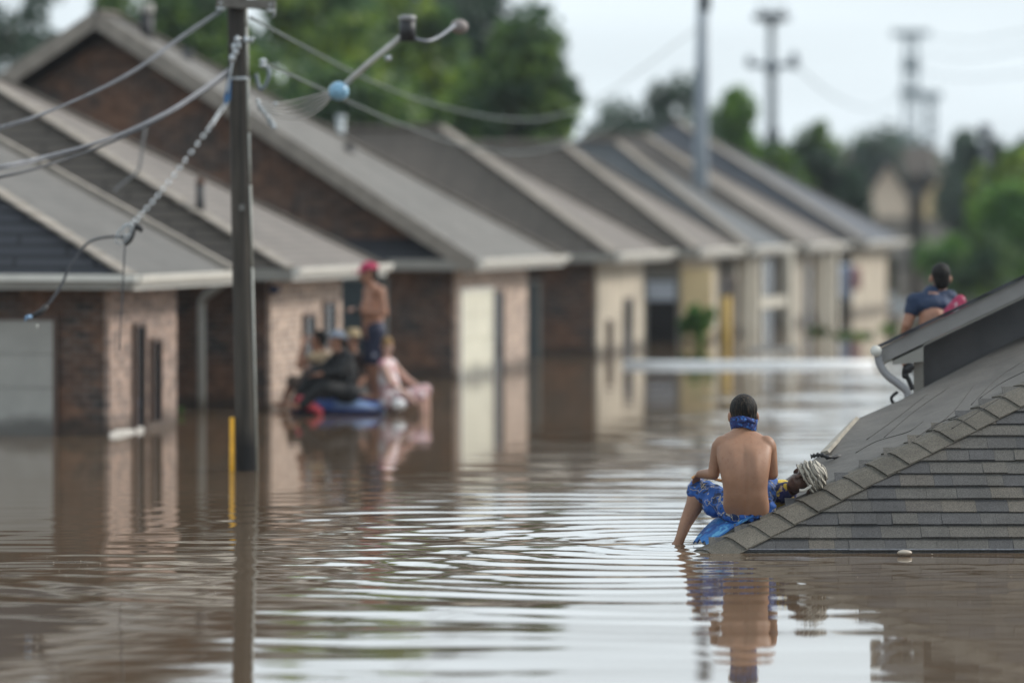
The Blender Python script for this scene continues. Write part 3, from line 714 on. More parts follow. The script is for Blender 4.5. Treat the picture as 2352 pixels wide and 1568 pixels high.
# broken line arm with ball and black insulator
arm = thing('broken_insulator_arm', 'pale broken line arm with blue ball and black insulator hanging right of the pole', 'insulator', P(778, 210, 43))
Ya = 41.6
MB().tube([P(786, 200, Ya), P(850, 143, Ya), P(922, 84, Ya)], .028, 10).build('arm_rod', plain('pale rod', (.46, .45, .42), .5, .15, 12), arm)
MB().ell(P(778, 210, Ya), .1, .1, .095, n=18, m=12).build('ball', plain('blue glass ball', (.22, .42, .58), .25, .35, 40), arm)
MB().tube([P(936, 95, Ya), P(936, 46, Ya)], .078, 16).build('insulator_body', M['black'], arm)
MB().tube([P(936, 48, Ya), P(936, 46, Ya), P(936, 38, Ya), P(936, 35, Ya)], [.079, .086, .084, .05], 16).build('insulator_cap', plain('light cap', (.22, .22, .22), .4, .1, 9), arm)
MB().tube(spline([P(950, 88, Ya), P(980, 95, Ya), P(1010, 84, Ya + .2), P(1045, 58, Ya + .6)], 6), .017, 7).build('tail_wire', M['wire_light'], arm)
MB().ell(P(1055, 62, Ya + .8), .09, .09, .075).build('tail_knob', plain('taupe knob', (.22, .19, .18), .6), arm)
st = MB()
for i in range(5):
    f = i / 4; pl_ = [(592, 236, PY), (632, 238, PY), (682, 230, Ya), (722, 220, Ya), (766, 209, Ya)]; pu_ = [(594, 252, PY), (640, 268, PY), (692, 272, Ya), (736, 250, Ya), (768, 214, Ya)]
    st.tube(spline([P(*a_).lerp(P(*b_), f) for a_, b_ in zip(pl_, pu_)], 6), .0085, 5)
st.build('wire_strands', plain('pale strand wire', (.45, .43, .40), .5, .1, 9), arm)
MB().tube([P(890, 128, Ya), P(893, 140, Ya)], .03, 8).build('arm_clip', M['steel'], arm)
# chain
def torus(m, c, d, up, R0, r, n=10, k=5):
    d = d.normalized(); s_ = d.cross(up).normalized(); vs_ = []; fs = []
    for i in range(n):
        a = 2 * math.pi * i / n; e = d * math.cos(a) * 1.35 + s_ * math.sin(a) * .8; nn = d.cross(s_)
        for j in range(k):
            bb = 2 * math.pi * j / k; vs_.append(c + e * R0 + (e.normalized() * math.cos(bb) + nn * math.sin(bb)) * r)
    for i in range(n):
        for j in range(k): fs.append((i * k + j, ((i + 1) % n) * k + j, ((i + 1) % n) * k + (j + 1) % k, i * k + (j + 1) % k))
    m.add(vs_, fs, True)
c0, c1_ = P(522, 235, PY - .1), P(306, 512, 40.2); m = MB(); n = 25
line = spline([c0, P(502, 262, 41.2), P(482, 292, 41.0), P(420, 375, 40.7), P(360, 452, 40.4), c1_], 20)
tot = len(line) - 1
for i in range(n):
    q_ = i / (n - 1) * tot; a = int(min(q_, tot - 1)); p = line[a].lerp(line[a + 1], q_ - a); d = line[min(a + 1, tot)] - line[a]
    torus(m, p, d, Vector((0, -1, 0)) if i % 2 else Vector((.75, -.1, .6)), .0255, .0065)
m.build('hanging_chain', M['steel'], label='steel link chain slanting down left from the pole to a dangling clamp', cat='chain')
cl = thing('dangling_clamp', 'black clamp with wire coils dangling at the lower end of the chain', 'clamp', P(300, 525, 40.2))
MB().tube(spline([P(322, 524, 40.2), P(308, 520, 40.2), P(304, 535, 40.2), P(298, 550, 40.2), P(286, 560, 40.2)], 5), [.03] * 21, 9).ell(P(324, 527, 40.2), .02, .02, .03, n=8, m=6).build('clamp_body', M['black'], cl)
co_ = MB()
for (u, v, r) in ((288, 532, .075), (284, 540, .09), (294, 528, .06)):
    torus(co_, P(u, v, 40.15), Vector((.6, 0, .8)), Vector((.3, -1, .2)), r * .8, .008, 18, 5)
co_.build('wire_coil', M['steel'], cl)
cable('loose_cable', 'black loose cable drooping from the clamp down in front of the garage door', [(284, 544, 40.2), (240, 545, 40.1), (200, 560, 40), (165, 605, 39.9), (138, 660, 39.8), (110, 700, 39.7), (88, 722, 39.7), (62, 730, 39.6)], .013, M['wire_dark'])
ce = thing('cable_lug', 'black cable end lug with pale blue tip hanging over the garage door', 'cable end', P(75, 724, 39.65))
MB().tube([P(108, 702, 39.7), P(92, 718, 39.68), P(72, 727, 39.64)], [.024, .032, .02], 8).ell(P(104, 706, 39.6), .012, .012, .012, n=7, m=5).build('lug', M['black'], ce)
MB().tube([P(72, 727, 39.64), P(60, 729, 39.6), P(58, 738, 39.6)], [.02, .016, .008], 8).build('lug_tip', plain('blue tip', (.15, .28, .45), .4), ce)
MB().ell(P(85, 749, 39.6), .012, .012, .016, n=8, m=6).build('water_drop', plain('pale drop', (.6, .6, .55), .2), label='pale drop falling just below the cable lug', cat='drop')
cable('drop_wire', 'pair of thin dark wires hanging straight down from the clamp over the near wall', [(287, 560, 40.2), (284, 610, 40.2), (281, 680, 40.2), (277, 745, 40.2), (275, 800, 40.2)], .006, M['wire_dark'], strands=2)
cable('thin_wire', 'thin grey wire looping over the second roof behind the thick cable', [(336, 285, 47), (328, 330, 47), (318, 390, 47), (290, 415, 47), (262, 440, 47)], .016, plain('grey thin wire', (.2, .2, .2), .6))

# far poles
GP = plain('pale galvanised pole', (.27, .31, .35), .5, .1, 2); DK = plain('dark slate iron', (.06, .075, .09), .6, .15, 2)
r_ = thing('street_pole', 'tall pale grey pole rising between the hip roofs', 'pole', (P(1612, 490, 94.9).x, 94.9, 0))
MB().tube([P(1606, 720, 94.9), P(1611, 250, 94.9), P(1616, -60, 94.9)], [.19, .165, .12], 14).build('shaft', GP, r_)
MB().tube([P(1617, 25, 94.9), P(1618, -70, 94.9)], [.15, .13], 12).build('sleeve', DK, r_)
r_ = thing('platform_mast', 'far mast with flat dark platform on top, right of the pale pole', 'mast', (P(1772, 490, 138).x, 138, 0))
Ym = 138
MB().tube([P(1774, 660, Ym), P(1773, 200, Ym), P(1772, 45, Ym)], [.2, .16, .13], 10).build('shaft', plain('grey mast steel', (.2, .235, .26), .5, .1, 2), r_)
MB().tube([P(1772, 52, Ym), P(1772, 46, Ym), P(1772, 34, Ym), P(1772, 30, Ym)], [.3, .6, .6, .4], 16).build('platform', DK, r_)
MB().bar(P(1718, 150, Ym), P(1828, 150, Ym), .16, .16).ell(P(1722, 142, Ym), .14, .14, .2).ell(P(1824, 140, Ym), .16, .16, .3).ell(P(1772, 158, Ym), .25, .25, .25).build('crossarm', plain('mid grey iron', (.16, .19, .22), .6), r_)
MB().bar(P(1740, 18, Ym), P(1806, 18, Ym), .05, .05).bar(P(1745, 12, Ym), P(1745, 32, Ym), .05, .05, (0, 1, 0)).bar(P(1800, 12, Ym), P(1800, 32, Ym), .05, .05, (0, 1, 0)).build('rail', DK, r_)
MB().bar(P(1775, 380, Ym), P(1775, 300, Ym), .45, .4, (0, 1, 0)).build('equipment_box', DK, r_)
def lattice(label, u, vt, vb, Y, wt, wb, arms, mat):
    r_ = thing('lattice_tower', label, 'tower', (P(u, 490, Y).x, Y, 0)); m = MB()
    for sx in (-1, 1):
        for sy in (-1, 1):
            m.bar(P(u + sx * wb, vb, Y + sy * wb / FO * Y), P(u + sx * wt, vt, Y + sy * wt / FO * Y), .16, .16, (0, 1, 0))
    for i in range(7):
        f0, f1 = i / 7, (i + 1) / 7; w0 = wb + (wt - wb) * f0; w1 = wb + (wt - wb) * f1; v0 = vb + (vt - vb) * f0; v1 = vb + (vt - vb) * f1
        m.bar(P(u - w0, v0, Y), P(u + w1, v1, Y), .08, .08, (0, 1, 0)); m.bar(P(u + w0, v0, Y), P(u - w1, v1, Y), .08, .08, (0, 1, 0))
    m.build('frame', mat, r_)
    for v, hw_, th in arms: MB().bar(P(u - hw_, v, Y), P(u + hw_, v, Y), .3, th).build('crossarm', mat, r_)
LT = plain('hazy tower steel', (.24, .30, .33), .6, .1, 2)
lattice('tall pale lattice tower with crossarms far away at right', 2092, 70, 420, 230, 11, 18, [(78, 44, .35), (152, 20, .7), (215, 26, .5)], LT)
lattice('short lattice tower standing right beside the taller one', 2138, 215, 420, 236, 7, 9, [(220, 24, .45)], LT)
r_ = thing('utility_mast', 'dark blue mast with boxes near the right edge of the view', 'mast', (P(2262, 490, 150).x, 150, 0))
MB().tube([P(2262, 640, 150), P(2262, 285, 150)], .15, 10).build('shaft', DK, r_); MB().bar(P(2262, 318, 150), P(2262, 288, 150), .42, .3, (0, 1, 0)).build('equipment_box', DK, r_)
for i, (va, vb_) in enumerate(((70, 60), (110, 95), (155, 160))):
    cable('high_line', ['topmost', 'middle', 'lowest'][i] + ' faint far wire running right from the lattice tower', [(2110, va + 10, 230), (2230, va + 24, 215), (2420, vb_, 200)], .03, LT)
cable('high_line', 'faint far wire sagging from the platform mast to the lattice tower', [(1826, 150, 138), (1920, 225, 165), (2010, 250, 195), (2080, 215, 230)], .03, LT)

# ------------------------------------------------------------------ submerged foreground house
C = P(1622, 1268, 31.45); C.z = 0.0
PITCH = math.atan2(1.14, 1.80)
up_ = Vector((0, math.cos(PITCH), math.sin(PITCH))); nrm = Vector((0, -math.sin(PITCH), math.cos(PITCH)))
HS = 2.57 / math.hypot(1.8, 1.14)              # hip run in x per metre up the slope
hipd = (Vector((HS, 0, 0)) + up_).normalized()
def fr(s_, t_, n_=0.0): return C + Vector((s_, 0, 0)) + up_ * t_ + nrm * n_
fh = thing('flooded_house', 'submerged house at right with only its shingled hip roof and upper gable above the water', 'house', (C.x, C.y, 0))
TM = 3.05; SM = 5.6
# deck under the shingles
m = MB(); m.poly(fr(-.05, -.5, -.012), fr(SM, -.5, -.012), fr(SM, TM, -.012), fr(TM * HS, TM, -.012), fr(0, 0, -.012)); m.build('deck', plain('roof felt edge', (.04, .04, .042), .9), fh)
ms_, t, b = new_mat('architectural shingles')
g = N(t, 'ShaderNodeNewGeometry'); rp = N(t, 'ShaderNodeValToRGB'); t.links.new(g.outputs['Random Per Island'], rp.inputs[0])
rp.color_ramp.interpolation = 'CONSTANT'
e = rp.color_ramp.elements; e[0].position = 0; e[0].color = (0.0476, 0.0467, 0.0476, 1); e[1].position = .3; e[1].color = (0.0681, 0.0640, 0.0574, 1)
for p_, c_ in ((.52, (0.0787, 0.0722, 0.0623, 1)), (.70, (0.0574, 0.0549, 0.0525, 1)), (.86, (0.0869, 0.0763, 0.0623, 1)), (.94, (0.0722, 0.0640, 0.0549, 1))):
    q_ = e.new(p_); q_.color = c_
gr = rng(t, noise(t, 110, 3), .35, .65, .5, 1.55); bl = rng(t, noise(t, 3.5, 4), .3, .7, .8, 1.2)
mm = N(t, 'ShaderNodeMath', operation='MULTIPLY'); t.links.new(gr, mm.inputs[0]); t.links.new(bl, mm.inputs[1])
v_ = N(t, 'ShaderNodeVectorMath', operation='SCALE'); t.links.new(rp.outputs[0], v_.inputs[0]); t.links.new(mm.outputs[0], v_.inputs['Scale'])
t.links.new(v_.outputs[0], b.inputs['Base Color']); b.inputs['Roughness'].default_value = .8; bump(t, b, noise(t, 300, 2), .5, .003)
m = MB(); EXPO = .163; rr = random.Random(3)
nc = int(TM / EXPO) + 1
for c_ in range(-2, nc):
    t0 = c_ * EXPO; t1 = t0 + EXPO + .03; s0 = max(-0.02, (t0 + .02) * HS); s_ = s0 - rr.random() * .1
    ph = rr.random() * 6
    while s_ < SM:
        wd = rr.uniform(.10, .30); a, b2 = max(s_, s0) , s_ + wd - .0015
        if b2 - a > .02:
            hb = rr.choice((.017, .020, .024)); w0 = .003 * math.sin(a * 2.1 + ph); w1 = .003 * math.sin(b2 * 2.1 + ph)
            dt = rr.uniform(-.002, .002)
            lo = [fr(a, t0 + w0 + dt, 0), fr(b2, t0 + w1 + dt, 0), fr(b2, t1, -.002), fr(a, t1, -.002)]
            hi = [fr(a, t0 + w0 + dt, hb), fr(b2, t0 + w1 + dt, hb), fr(b2, t1, .002), fr(a, t1, .002)]
            m.hexa(lo + hi)
        s_ += wd
m.build('front_slope', ms_, fh)
MB().bar(fr(-.02, .012, .022), fr(SM, .012, .022), .012, .006, nrm).build('drip_edge', plain('drip edge metal', (.13, .135, .15), .4, .5, 60, .3), fh)
# back slope (felt), sagging surface behind the hip
D_ = fr(TM * HS, TM)
E = [(1598, 1253, 32.15), (1665, 1200, 32.5), (1760, 1132, 33.0), (1880, 1047, 33.7), (1925, 1003, 34.2), (1968, 962, 34.8), (2062, 921, 35.3), (2352, 770, 36.3), (2600, 640, 37.2)]
Ew = [P(*q_) for q_ in E]; Ew[0].z = -.03
H_ = [fr(t_ * HS, t_) for t_ in (-.02, .22, .52, .95, 1.15, 1.35, 1.65, 2.35, TM)]
m = MB(); vs_ = []; K = 8
for i in range(len(E)):
    for j in range(K + 1):
        f = j / K; p = H_[i].lerp(Ew[i], f); p.z += -.03 * math.sin(f * math.pi) + (.008 * math.sin(i * 2.3 + j * 1.7) if 0 < j < K else 0); vs_.append(p)
fs = [(i * (K + 1) + j, (i + 1) * (K + 1) + j, (i + 1) * (K + 1) + j + 1, i * (K + 1) + j + 1) for i in range(len(E) - 1) for j in range(K)]
mf, t, b = new_mat('weathered roof felt')
cxy = N(t, 'ShaderNodeTexCoord').outputs['Object']
f = rng(t, noise(t, 2.2, 5, cxy), .3, .7, 0, 1); c1 = mixcol(t, f, (.075, .069, .062), (.118, .108, .096))
gr = rng(t, noise(t, 180, 2, cxy), .35, .65, .75, 1.25); v2 = N(t, 'ShaderNodeVectorMath', operation='SCALE'); t.links.new(c1, v2.inputs[0]); t.links.new(gr, v2.inputs['Scale'])
t.links.new(v2.outputs[0], b.inputs['Base Color']); b.inputs['Roughness'].default_value = .8; bump(t, b, noise(t, 9, 4, cxy), .5, .02)
m.add(vs_, fs, True).build('back_slope', mf, fh)
m = MB()
for i in range(len(E) - 3):
    a, b2 = Ew[i], Ew[i + 1]; dn = Vector((.25, .5, -1.0))
    m.poly(a, b2, b2 + dn * (b2.z + .6), a + dn * (a.z + .6))
m.build('eave_side', plain('eave side', (.2, .19, .17), .8), fh)
MB().hexa([P(1886, 1046, 33.62), P(1962, 975, 34.7), P(1975, 962, 34.8), P(1905, 1040, 33.6), P(1884, 1038, 33.62), P(1955, 966, 34.7), P(1968, 955, 34.8), P(1900, 1034, 33.6)]).build('torn_trim', plain('torn cream trim', (.26, .235, .19), .7, .2, 12), fh)
# cracks and folded strips on the felt
ck = MB()
for pl_ in ([(1965, 1040), (2010, 1015), (2060, 1000)], [(2105, 1005), (2150, 975), (2200, 955)], [(2060, 1000), (2090, 990), (2120, 968)], [(2140, 985), (2190, 945), (2240, 880)], [(1990, 1010), (2060, 960), (2130, 905)], [(2030, 1005), (2100, 945), (2180, 890)], [(2230, 930), (2290, 870), (2350, 830)], [(2250, 915), (2300, 880), (2360, 850)], [(2185, 985), (2240, 950), (2310, 905)]):
    pp = []
    for (u, v) in pl_:
        # drop the point on the felt: search along the ray
        best = None
        for Yq in np.arange(31.6, 37, .02):
            q_ = P(u, v, Yq)
            for i in range(len(E) - 1):
                for (a, b2, c2) in ((H_[i], H_[i + 1], Ew[i + 1]), (H_[i], Ew[i + 1], Ew[i])):
                    nn = (b2 - a).cross(c2 - a).normalized()
                    if abs(nn.dot(q_ - a)) < .02:
                        best = q_; break
                if best: break
            if best: break
        if best: pp.append(best + Vector((0, -.02, .004)))
    if len(pp) >= 2: ck.tube(spline(pp, 5), .0035, 5)
if ck.v: ck.build('felt_fold', plain('felt fold edge', (.055, .052, .048), .9), fh)
MB().tube(spline([P(1862, 1048, 33.4), P(1872, 1046, 33.4), P(1886, 1044, 33.4), P(1905, 1050, 33.4), P(1940, 1046, 33.5)], 5), [.016 + .006 * math.sin(i * 1.9) for i in range(21)], 8).build('torn_flashing', M['black'], fh)
# hip caps
mc, t, b = new_mat('hip cap shingles')
g = N(t, 'ShaderNodeNewGeometry'); c1 = mixcol(t, g.outputs['Random Per Island'], (.080, .072, .058), (.115, .103, .083))
gr = rng(t, noise(t, 110, 3), .35, .65, .6, 1.45); bl = rng(t, noise(t, 5, 4), .3, .7, .82, 1.18)
mm = N(t, 'ShaderNodeMath', operation='MULTIPLY'); t.links.new(gr, mm.inputs[0]); t.links.new(bl, mm.inputs[1])
v_ = N(t, 'ShaderNodeVectorMath', operation='SCALE'); t.links.new(c1, v_.inputs[0]); t.links.new(mm.outputs[0], v_.inputs['Scale'])
t.links.new(v_.outputs[0], b.inputs['Base Color']); b.inputs['Roughness'].default_value = .85; bump(t, b, noise(t, 300, 2), .5, .003)
m = MB(); HL = Vector((HS, 0, 0)) + up_; HLl = HL.length
facd = nrm.cross(hipd).normalized()
if facd.z > 0: facd = -facd                         # down the front slope, square to the hip
bk = Vector((-.45, .80, .02)); bk = (bk - hipd * bk.dot(hipd)).normalized()
bk = (bk + Vector((0, 0, -.12))).normalized()
STEP = .238; ncap = int(HLl * TM / STEP) + 2
topn = (facd * -1 + bk * -1); topn = Vector((-.2, -.45, .87)).normalized()
for i in range(-1, ncap):
    base = C + hipd * (i * STEP)
    L = STEP + .09; j1, j2, j3 = rr.uniform(-.006, .006), rr.uniform(-.008, .008), rr.uniform(-.004, .006)
    sec = []
    for q_ in np.linspace(-1, 1, 13):
        if q_ < 0: dd = facd * (-q_) * .195
        else: dd = bk * q_ * .13
        rnd = (1 - min(1, abs(q_) / .25)) ** 2 * -.012
        sec.append(dd + topn * (.012 + rnd + .006))
    lo_a = [base + hipd * (j1 + .02 * 0) + s_ + topn * (.019 + j3) for s_ in sec]       # lower butt, raised
    lo_b = [base + hipd * j1 + s_ + topn * (.004) for s_ in sec]
    hi_a = [base + hipd * (L + j2) + s_ + topn * .004 for s_ in sec]
    nS = len(sec); vs_ = lo_b + lo_a + hi_a; fs = []
    for q_ in range(nS - 1):
        fs.append((nS + q_, nS + q_ + 1, 2 * nS + q_ + 1, 2 * nS + q_)); fs.append((q_, q_ + 1, nS + q_ + 1, nS + q_))
    fs.append((0, nS, 2 * nS)); fs.append((nS - 1, 3 * nS - 1, 2 * nS - 1))
    m.add(vs_, fs, False)
m.build('hip_cap', mc, fh)
# upper gable with fascia, siding, gutter
YG = 35.9
def gp(u, v, dy=0): return P(u, v, YG + dy)
fa = [(2012, 802), (2600, 525)]
m = MB(); m.hexa([gp(2018, 838, -.02), gp(2600, 560, -.02), gp(2600, 560, .0), gp(2018, 838, .0), gp(2014, 803, -.02), gp(2600, 520, -.02), gp(2600, 520, .0), gp(2014, 803, .0)])
m.build('rake_fascia', plain('fascia paint', (.25, .24, .23), .5, .1, 5), fh)
MB().hexa([gp(2010, 803, -.06), gp(2600, 520, -.06), gp(2600, 520, 1.6), gp(2010, 803, 1.6), gp(2008, 796, -.06), gp(2600, 512, -.06), gp(2600, 512, 1.6), gp(2008, 796, 1.6)]).build('upper_roof', M['sh_dark_shade'], fh)
MB().hexa([gp(2030, 838, .0), gp(2600, 566, .0), gp(2600, 566, 1.5), gp(2030, 838, 1.5), gp(2030, 833, .0), gp(2600, 561, .0), gp(2600, 561, 1.5), gp(2030, 833, 1.5)]).build('soffit', M['trim_grey'], fh)
msd, t, b = new_mat('dark lap siding')
uv = uvvec(t); wv = N(t, 'ShaderNodeTexWave', wave_type='BANDS', bands_direction='Y', wave_profile='SAW'); wv.inputs['Scale'].default_value = 1.6; t.links.new(uv, wv.inputs[0])
t.links.new(mixcol(t, rng(t, noise(t, 4, 3), .3, .7, 0, 1), (.062, .062, .066), (.09, .09, .094)), b.inputs['Base Color']); b.inputs['Roughness'].default_value = .6; bump(t, b, wv.outputs[0], .5, .02)
MB().add([gp(2122, 905, .35), gp(2600, 660, .35), gp(2600, 556, .35), gp(2122, 790, .35), gp(2122, 905, 1.4), gp(2600, 660, 1.4), gp(2600, 556, 1.4), gp(2122, 790, 1.4)],
         [(0, 1, 2, 3), (7, 6, 5, 4), (0, 4, 5, 1), (1, 5, 6, 2), (2, 6, 7, 3), (3, 7, 4, 0)]).build('gable_siding', msd, fh)
MB().hexa([gp(2098, 905, .30), gp(2121, 893, .30), gp(2121, 893, .45), gp(2098, 905, .45), gp(2098, 800, .30), gp(2121, 789, .30), gp(2121, 789, .45), gp(2098, 800, .45)]).build('corner_board', M['trim_grey'], fh)
MB().hexa([gp(2050, 838, .0), gp(2121, 830, .0), gp(2121, 830, .3), gp(2050, 838, .3), gp(2050, 822, .0), gp(2121, 788, .0), gp(2121, 788, .3), gp(2050, 822, .3)]).build('eave_return', M['trim_grey'], fh)
MB().bar(gp(2123, 900, .32), gp(2600, 655, .32), .05, .03).build('flashing', plain('step flashing', (.05, .05, .06), .5), fh)
g = MB(); g.tube([gp(2012, 806, -.1), gp(2012, 806, 1.6)], .05, 10); g.build('gutter', M['trim_white'], fh)
MB().tube(spline([gp(2016, 812, -.06), gp(2020, 835, -.06), gp(2036, 860, -.06), gp(2062, 880, -.06), gp(2082, 898, -.05), gp(2086, 915, -.05)], 5), .034, 10).build('downspout', plain('grey downspout', (.3, .3, .31), .4, .1, 6), fh)
MB().tube(spline([gp(2096, 838, .02), gp(2076, 856, .02), gp(2086, 870, .02), gp(2096, 895, .02)], 5), [.03, .034, .04, .045, .03, .02, .02, .03, .03, .02, .02, .02, .02, .02, .02, .02], 8).build('pipe_elbow', M['black'], fh)
MB().tube(spline([gp(2062, 900, -.03), gp(2048, 912, -.03), gp(2052, 925, -.03), gp(2070, 930, -.03)], 5), .014, 8).build('gutter_clip', M['black'], fh)
# hidden rear slope the other man sits on
MB().hexa([P(2112, 860, 37.6), P(2620, 860, 37.6), P(2620, 860, 43), P(2095, 860, 43), P(2112, 797, 37.6), P(2620, 797, 37.6), P(2620, 775, 42), P(2095, 775, 42)]).build('rear_slope', M['sh_dark_shade'], fh)
xa_, xb_ = P(2114, 860, 37.6).x, P(2097, 860, 43).x; zz_ = P(2112, 797, 37.6).z - .1
MB().hexa([(xa_, 37.65, -1), (9, 37.65, -1), (9, 42.5, -1), (xb_, 42.5, -1), (xa_, 37.65, zz_), (9, 37.65, zz_), (9, 42.5, zz_), (xb_, 42.5, zz_)]).build('rear_wall', M['plaster_grey'], fh)
# pale float
MB().ell(P(2078, 1272, 31.2) + Vector((0, 0, .012)), .055, .04, .02, n=18, m=10).build('float', plain('pale tan float', (.42, .36, .29), .35, .1, 9), label='small pale tan oval float lying at the edge of the dark shingle roof', cat='float')

# ------------------------------------------------------------------ people
def remesh(mb, voxel, smooth=4, name='body', mat=None, parent=None, fn=None, label=None):
    me = bpy.data.meshes.new('tmp'); me.from_pydata([tuple(p) for p in mb.v], [], mb.f)
    bm = bmesh.new(); bm.from_mesh(me); bmesh.ops.recalc_face_normals(bm, faces=bm.faces); bm.to_mesh(me); bm.free()
    o_ = bpy.data.objects.new('tmp', me); COL.objects.link(o_)
    r1 = o_.modifiers.new('r', 'REMESH'); r1.mode = 'VOXEL'; r1.voxel_size = voxel
    if smooth: s1 = o_.modifiers.new('s', 'SMOOTH'); s1.factor = .5; s1.iterations = smooth
    dg = bpy.context.evaluated_depsgraph_get(); dg.update()
    ev = o_.evaluated_get(dg); out = bpy.data.meshes.new_from_object(ev, depsgraph=dg)
    bpy.data.objects.remove(o_); bpy.data.meshes.remove(me)
    nv = len(out.vertices); co = np.empty(nv * 3); out.vertices.foreach_get('co', co); co = co.reshape(-1, 3)
    if fn:
        no = np.empty(nv * 3); out.vertices.foreach_get('normal', no); co = fn(co, no.reshape(-1, 3))
    loc = np.array(ROOTM[parent].translation) if parent is not None else 0
    co = co - loc; out.vertices.foreach_set('co', co.ravel())
    out.polygons.foreach_set('use_smooth', np.ones(len(out.polygons), bool)); out.update()
    out.name = name
    if mat: out.materials.append(mat)
    o2 = bpy.data.objects.new(name, out); COL.objects.link(o2)
    if parent is not None: o2.parent = parent; ROOTM[o2] = ROOTM[parent]
    if label: o2['label'] = label
    return o2
def cap(m, a, ra, b, rb, n=12):
    a, b = Vector(a), Vector(b); d = (b - a)
    if d.length < 1e-5: d = Vector((0, 0, .001))
    dn = d.normalized(); pts, rs = [], []
    for q_ in (-1, -.92, -.7, -.38, 0): pts.append(a + dn * ra * q_); rs.append(ra * math.sqrt(max(0.0004, 1 - q_ * q_)))
    for q_ in (0, .38, .7, .92, 1): pts.append(b + dn * rb * q_); rs.append(rb * math.sqrt(max(0.0004, 1 - q_ * q_)))
    m.tube(pts, rs, n)
def frame(f, up):
    f = f.normalized(); r = f.cross(up).normalized(); u = r.cross(f); return Matrix((r, f, u)).transposed().to_quaternion()   # x right, y forward, z up
def hand(m, wr, d, pn, s=1.0, curl=.5, side=1):
    """palm from the wrist along d, palm normal pn, five separate fingers and thumb"""
    d = d.normalized(); pn = (pn - d * pn.dot(d)).normalized(); sd = d.cross(pn) * side
    q_ = Matrix((sd, d, pn)).transposed().to_quaternion()
    m.ell(wr + d * .045 * s, .040 * s, .052 * s, .016 * s, q_, 12, 8)
    for k, (off, ln) in enumerate(((-.03, .062), (-.01, .076), (.01, .082), (.03, .07))):
        b0 = wr + d * .088 * s + sd * off * s; a = 0; p = b0; r = .0082 * s
        for j in range(3):
            a += curl * (.5 if j == 0 else .75); dd = d * math.cos(a) + pn * math.sin(a); p2 = p + dd * ln * s * (.45, .32, .23)[j]
            cap(m, p, r, p2, r * .93, 8); p = p2; r *= .93
    b0 = wr + d * .025 * s + sd * .036 * s; p1 = b0 + (d * .6 + sd * .7 + pn * .35).normalized() * .042 * s; p2 = p1 + (d * .85 + sd * .2 + pn * .5).normalized() * .032 * s
    cap(m, b0, .0125 * s, p1, .0105 * s, 8); cap(m, p1, .0105 * s, p2, .0085 * s, 8)
def head(m, c, f, up, s=1.0):
    q_ = frame(f, up)
    def at(x, y, z): return c + q_ @ Vector((x, y, z)) * s
    m.ell(at(0, -.012, .03), .074 * s, .092 * s, .088 * s, q_); m.ell(at(0, .022, -.045), .055 * s, .066 * s, .068 * s, q_)
    m.ell(at(0, .05, -.088), .026 * s, .026 * s, .022 * s, q_, 10, 7)                       # chin
    cap(m, at(0, .088, .012), .009 * s, at(0, .108, -.03), .014 * s, 8)                     # nose
    cap(m, at(-.045, .072, .028), .011 * s, at(.045, .072, .028), .011 * s, 8)               # brow
    cap(m, at(-.018, .086, -.058), .008 * s, at(.018, .086, -.058), .008 * s, 8)             # lips
    for k in (-1, 1): m.ell(at(.083 * k, -.005, -.006), .013 * s, .022 * s, .034 * s, q_, 10, 7)
    return at, q_
def eyes(at, s, parent):
    for k in (-1, 1):
        e_ = MB().ell(at(.032 * k, .079, .006), .012 * s, .012 * s, .010 * s, n=10, m=7).build('eye', plain('eye white', (.6, .58, .55), .2, .05, 20), parent)
        MB().ell(at(.032 * k, .0885, .006), .0055 * s, .0055 * s, .0055 * s, n=8, m=6).build('iris', plain('dark iris', (.015, .01, .008), .2, .05, 20), e_)
def skin(name, col):
    if name in MATS: return MATS[name]
    m, t, b = new_mat(name)
    f = rng(t, noise(t, 5, 4), .3, .7, 0, 1)
    sk1 = mixcol(t, f, [c * .80 for c in col], [min(1, c * 1.12) for c in col]); sk1 = mixcol(t, rng(t, noise(t, 38, 3), .56, .72, 0, .35), sk1, (col[0] * .72, col[1] * .52, col[2] * .48))
    t.links.new(sk1, b.inputs['Base Color'])
    b.inputs['Roughness'].default_value = .55; b.inputs['Subsurface Weight'].default_value = .08; b.inputs['Subsurface Radius'].default_value = (.02, .008, .004); b.inputs['Subsurface Scale'].default_value = .3
    bump(t, b, noise(t, 90, 3), .12, .004); MATS[name] = m; return m
def hairmat(name, a, c_):
    if name in MATS: return MATS[name]
    m, t, b = new_mat(name)
    cxy = N(t, 'ShaderNodeTexCoord').outputs['Object']; mpn = N(t, 'ShaderNodeMapping'); mpn.inputs['Scale'].default_value = (42, 42, 5); mpn.inputs['Rotation'].default_value = (0, .75, 0); t.links.new(cxy, mpn.inputs[0])
    nn = noise(t, 1.6, 4, mpn.outputs[0]); f = rng(t, nn, .48, .80, 0, 1)
    t.links.new(mixcol(t, f, a, c_), b.inputs['Base Color']); b.inputs['Roughness'].default_value = .6; b.inputs['Specular IOR Level'].default_value = .2; bump(t, b, nn, 1.0, .012); MATS[name] = m; return m
